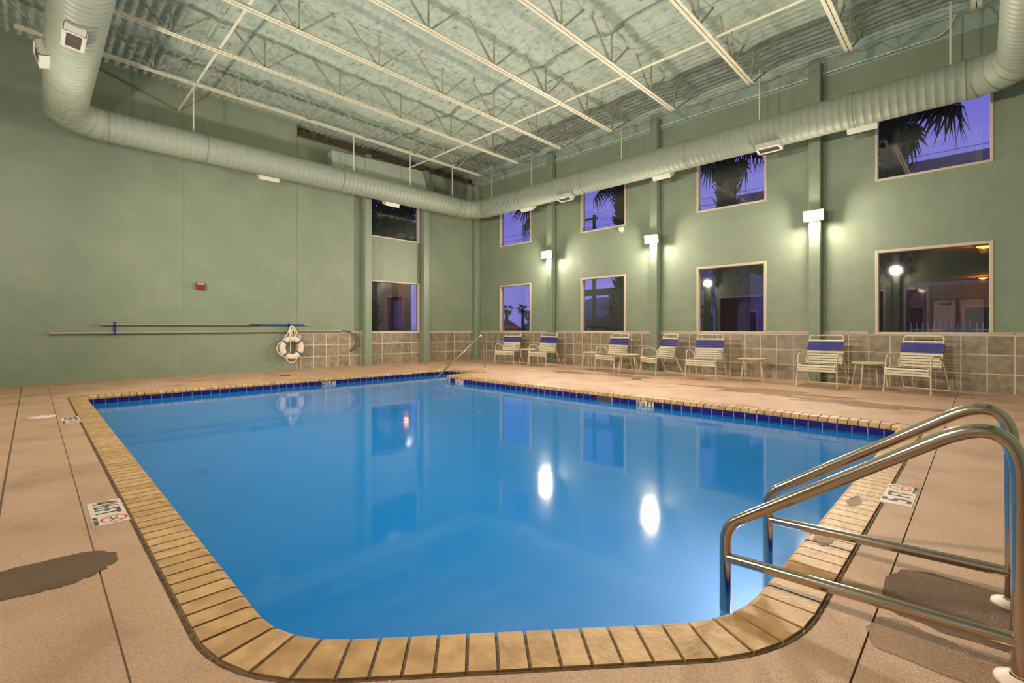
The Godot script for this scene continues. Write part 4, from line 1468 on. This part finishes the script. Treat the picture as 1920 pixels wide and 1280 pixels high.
	outdoor_lamp(Vector3(17.9, 3.29, 0.05), "orange soffit lamp under the canopy, the nearer one", "orange_lamp_glow", Color(1.0, 0.62, 0.24), 0.7)
	outdoor_lamp(Vector3(28.8, 3.29, 0.05), "orange soffit lamp under the canopy, the farther one", "orange_lamp_glow", Color(1.0, 0.62, 0.24), 0.7)
	# dark pergola beam seen through the second window
	var pg := thing("pergola", "dark timber pergola of posts and a beam outside the second window", "pergola", Vector3(15.6, -0.1, -8.3))
	part("beam", boxed(Vector3(-0.1, 2.45, -3.6), Vector3(0.1, 2.7, 2.0)), M.timber_dark, pg)
	for z in [-1.75, 1.9]:
		part("post", boxed(Vector3(-0.08, 0, z - 0.08), Vector3(0.08, 2.45, z + 0.08)), M.timber_dark, pg)
	# picket fence
	var fe := thing("picket_fence", "white metal picket fence beyond the largest window", "fence", Vector3(15.9, -0.1, 0))
	for y in [0.3, 1.1]:
		part("rail", boxed(Vector3(-0.015, y, -2.0), Vector3(0.015, y + 0.04, 1.4)), M.fence_white, fe)
	var pk := boxed(Vector3(-0.01, 0.05, -0.01), Vector3(0.01, 1.3, 0.01))
	for k in 31:
		part("picket", pk, M.fence_white, fe, Vector3(0.025, 0, -1.95 + 0.11 * k))
	# parked car
	var car := thing("parked_car", "red car parked beyond the corner window", "car", Vector3(30.6, -0.1, -30.2), 0.7)
	part("body", chamfer_at(Vector3(0, 0.65, 0), Vector3(4.3, 0.65, 1.75), 0.16), M.car_red, car)
	part("cabin", chamfer_at(Vector3(-0.2, 1.15, 0), Vector3(2.2, 0.55, 1.5), 0.2), M.car_red, car)
	part("glazing", chamfer_at(Vector3(-0.2, 1.14, 0), Vector3(2.0, 0.36, 1.54), 0.1), M.car_glass, car)
	for x in [-1.3, 1.35]:
		for z in [-0.8, 0.8]:
			var wm := part("wheel", lathed([Vector2(0, -0.1), Vector2(0.3, -0.1), Vector2(0.33, -0.05), Vector2(0.33, 0.05), Vector2(0.3, 0.1), Vector2(0, 0.1)], 18), M.tyre, car, Vector3(x, 0.33, z))
			wm.rotation.x = PI / 2
	# behind the wall with the life ring
	tree(Vector3(9.2, -0.1, -15.2), 4.9, Vector3(2.4, 1.7, 1.3), 3000, 0.16, "dense dark tree outside the back wall's upper window", 7)
	tree(Vector3(9.35, -0.1, -17.4), 1.6, Vector3(0.6, 0.9, 0.5), 600, 0.11, "leafy shrub tree at the left of the back wall's lower window", 8)
	var wg := thing("hotel_wing", "brown hotel wing beyond the back wall window", "building", Vector3(10.6, -0.1, -21))
	part("wall", boxed(Vector3(-3.5, 0, -1), Vector3(3.2, 7, 0)), M.outer_wall_brown, wg)
	part("pilaster", boxed(Vector3(0.1, 0, 0), Vector3(0.55, 7, 0.35)), M.outer_wall, wg)
	part("pilaster", boxed(Vector3(3.9, 0, 1.2), Vector3(4.2, 3.4, 1.5)), M.timber_dark, wg)
	outdoor_lamp(Vector3(13.0, 3.4, -20.2), "orange lamp on the brown hotel wing", "orange_lamp_glow", Color(1.0, 0.55, 0.2), 0.4)
	# passage behind the glazed wall beside the camera
	var co := setting("wall_corridor", "passage behind the glazed wall beside the camera")
	part("far_wall", boxed(Vector3(-3.3, -0.3, ZB), Vector3(-3.1, 2.9, ZN)), M.corridor_wall, co)
	part("ceiling", boxed(Vector3(-3.3, 2.8, ZB), Vector3(XL - 0.2, 2.9, ZN)), M.corridor_wall, co)
	part("paving", boxed(Vector3(-3.3, -0.3, ZB), Vector3(XL - 0.2, -0.02, ZN)), M.corridor_wall, co)
	part("end", boxed(Vector3(-3.3, -0.3, ZN), Vector3(XL - 0.2, 2.9, ZN + 0.1)), M.corridor_wall, co)
	part("end", boxed(Vector3(-3.3, -0.3, ZB - 0.1), Vector3(XL - 0.2, 2.9, ZB)), M.corridor_wall, co)
	for z in [-1.7, -7.4]:
		outdoor_lamp(Vector3(-2.0, 2.78, z), "white ceiling lamp in the passage %s" % ["by the door", "at the far end"][int(z < -3)], "corridor_lamp_glow", Color(1.0, 0.9, 0.95), 0.5)

# ================================================================= scene
const LAMP_COLOR := Color(1.0, 0.925, 0.83)
const SPILL_ENERGY := 3.6
const LAMP_ENERGY := 20.5
const POOL_ENERGY := 36.0

func _ready() -> void:
	# camera
	var cam := Camera3D.new()
	cam.name = "camera"
	add_child(cam)
	cam.projection = Camera3D.PROJECTION_FRUSTUM
	cam.near = 0.05
	cam.far = 200.0
	cam.size = 2.0 * 640.0 / 890.0 * cam.near
	cam.frustum_offset = Vector2(0, -23.0 / 890.0 * cam.near)
	cam.position = Vector3(0, 1.03, 0)
	cam.rotation.y = -deg_to_rad(45.32)
	cam.current = true
	# dusk sky
	var we := WorldEnvironment.new()
	we.name = "environment"
	var env := Environment.new()
	var sky := Sky.new()
	var sm := ProceduralSkyMaterial.new()
	sm.sky_top_color = rgb(94, 90, 168)
	sm.sky_horizon_color = rgb(104, 100, 170)
	sm.ground_bottom_color = rgb(40, 36, 60)
	sm.ground_horizon_color = rgb(80, 72, 140)
	sm.sky_energy_multiplier = 1.35
	sky.sky_material = sm
	env.background_mode = Environment.BG_SKY
	env.sky = sky
	env.tonemap_mode = Environment.TONE_MAPPER_LINEAR
	env.tonemap_exposure = 1.08
	env.volumetric_fog_enabled = true
	env.volumetric_fog_density = 0.0
	env.sdfgi_enabled = true
	env.ssao_enabled = true
	env.ssil_enabled = true
	we.environment = env
	add_child(we)
	rng.seed = 20
	letters = SystemFont.new()
	letters.font_names = PackedStringArray(["Droid Sans"])
	letters.font_weight = 700
	make_materials()
	make_outline()
	# lamps on the columns
	for l in [
		[Vector3(10.68, 3.22, -2.31), Vector3(-1, 0, 0), "lit flood lamp on the column nearest the largest window"],
		[Vector3(10.68, 3.22, -5.72), Vector3(-1, 0, 0), "lit flood lamp on the middle column of the window wall"],
		[Vector3(10.68, 3.22, -9.06), Vector3(-1, 0, 0), "lit flood lamp on the column farthest along the window wall"],
		[Vector3(-0.59, 3.22, -2.25), Vector3(1, 0, 0), "lit flood lamp on the column beside the camera"],
		[Vector3(-0.59, 3.22, -5.70), Vector3(1, 0, 0), "lit flood lamp halfway along the wall beside the camera"],
		[Vector3(-0.59, 3.22, -9.20), Vector3(1, 0, 0), "lit flood lamp at the left edge of the picture"],
	]:
		flood_lamp(l[0], l[1], l[2], 0.86 if l[1].x < 0 else 0.95)
	pool_lamp(Vector3(2.75, -0.62, -0.62))
	build_walls()
	build_windows()
	build_door()
	build_tiles()
	build_columns()
	build_deck()
	build_pool()
	build_ceiling()
	build_joists()
	build_duct()
	build_rails()
	build_furniture()
	build_wall_gear()
	build_deck_items()
	build_outdoors()
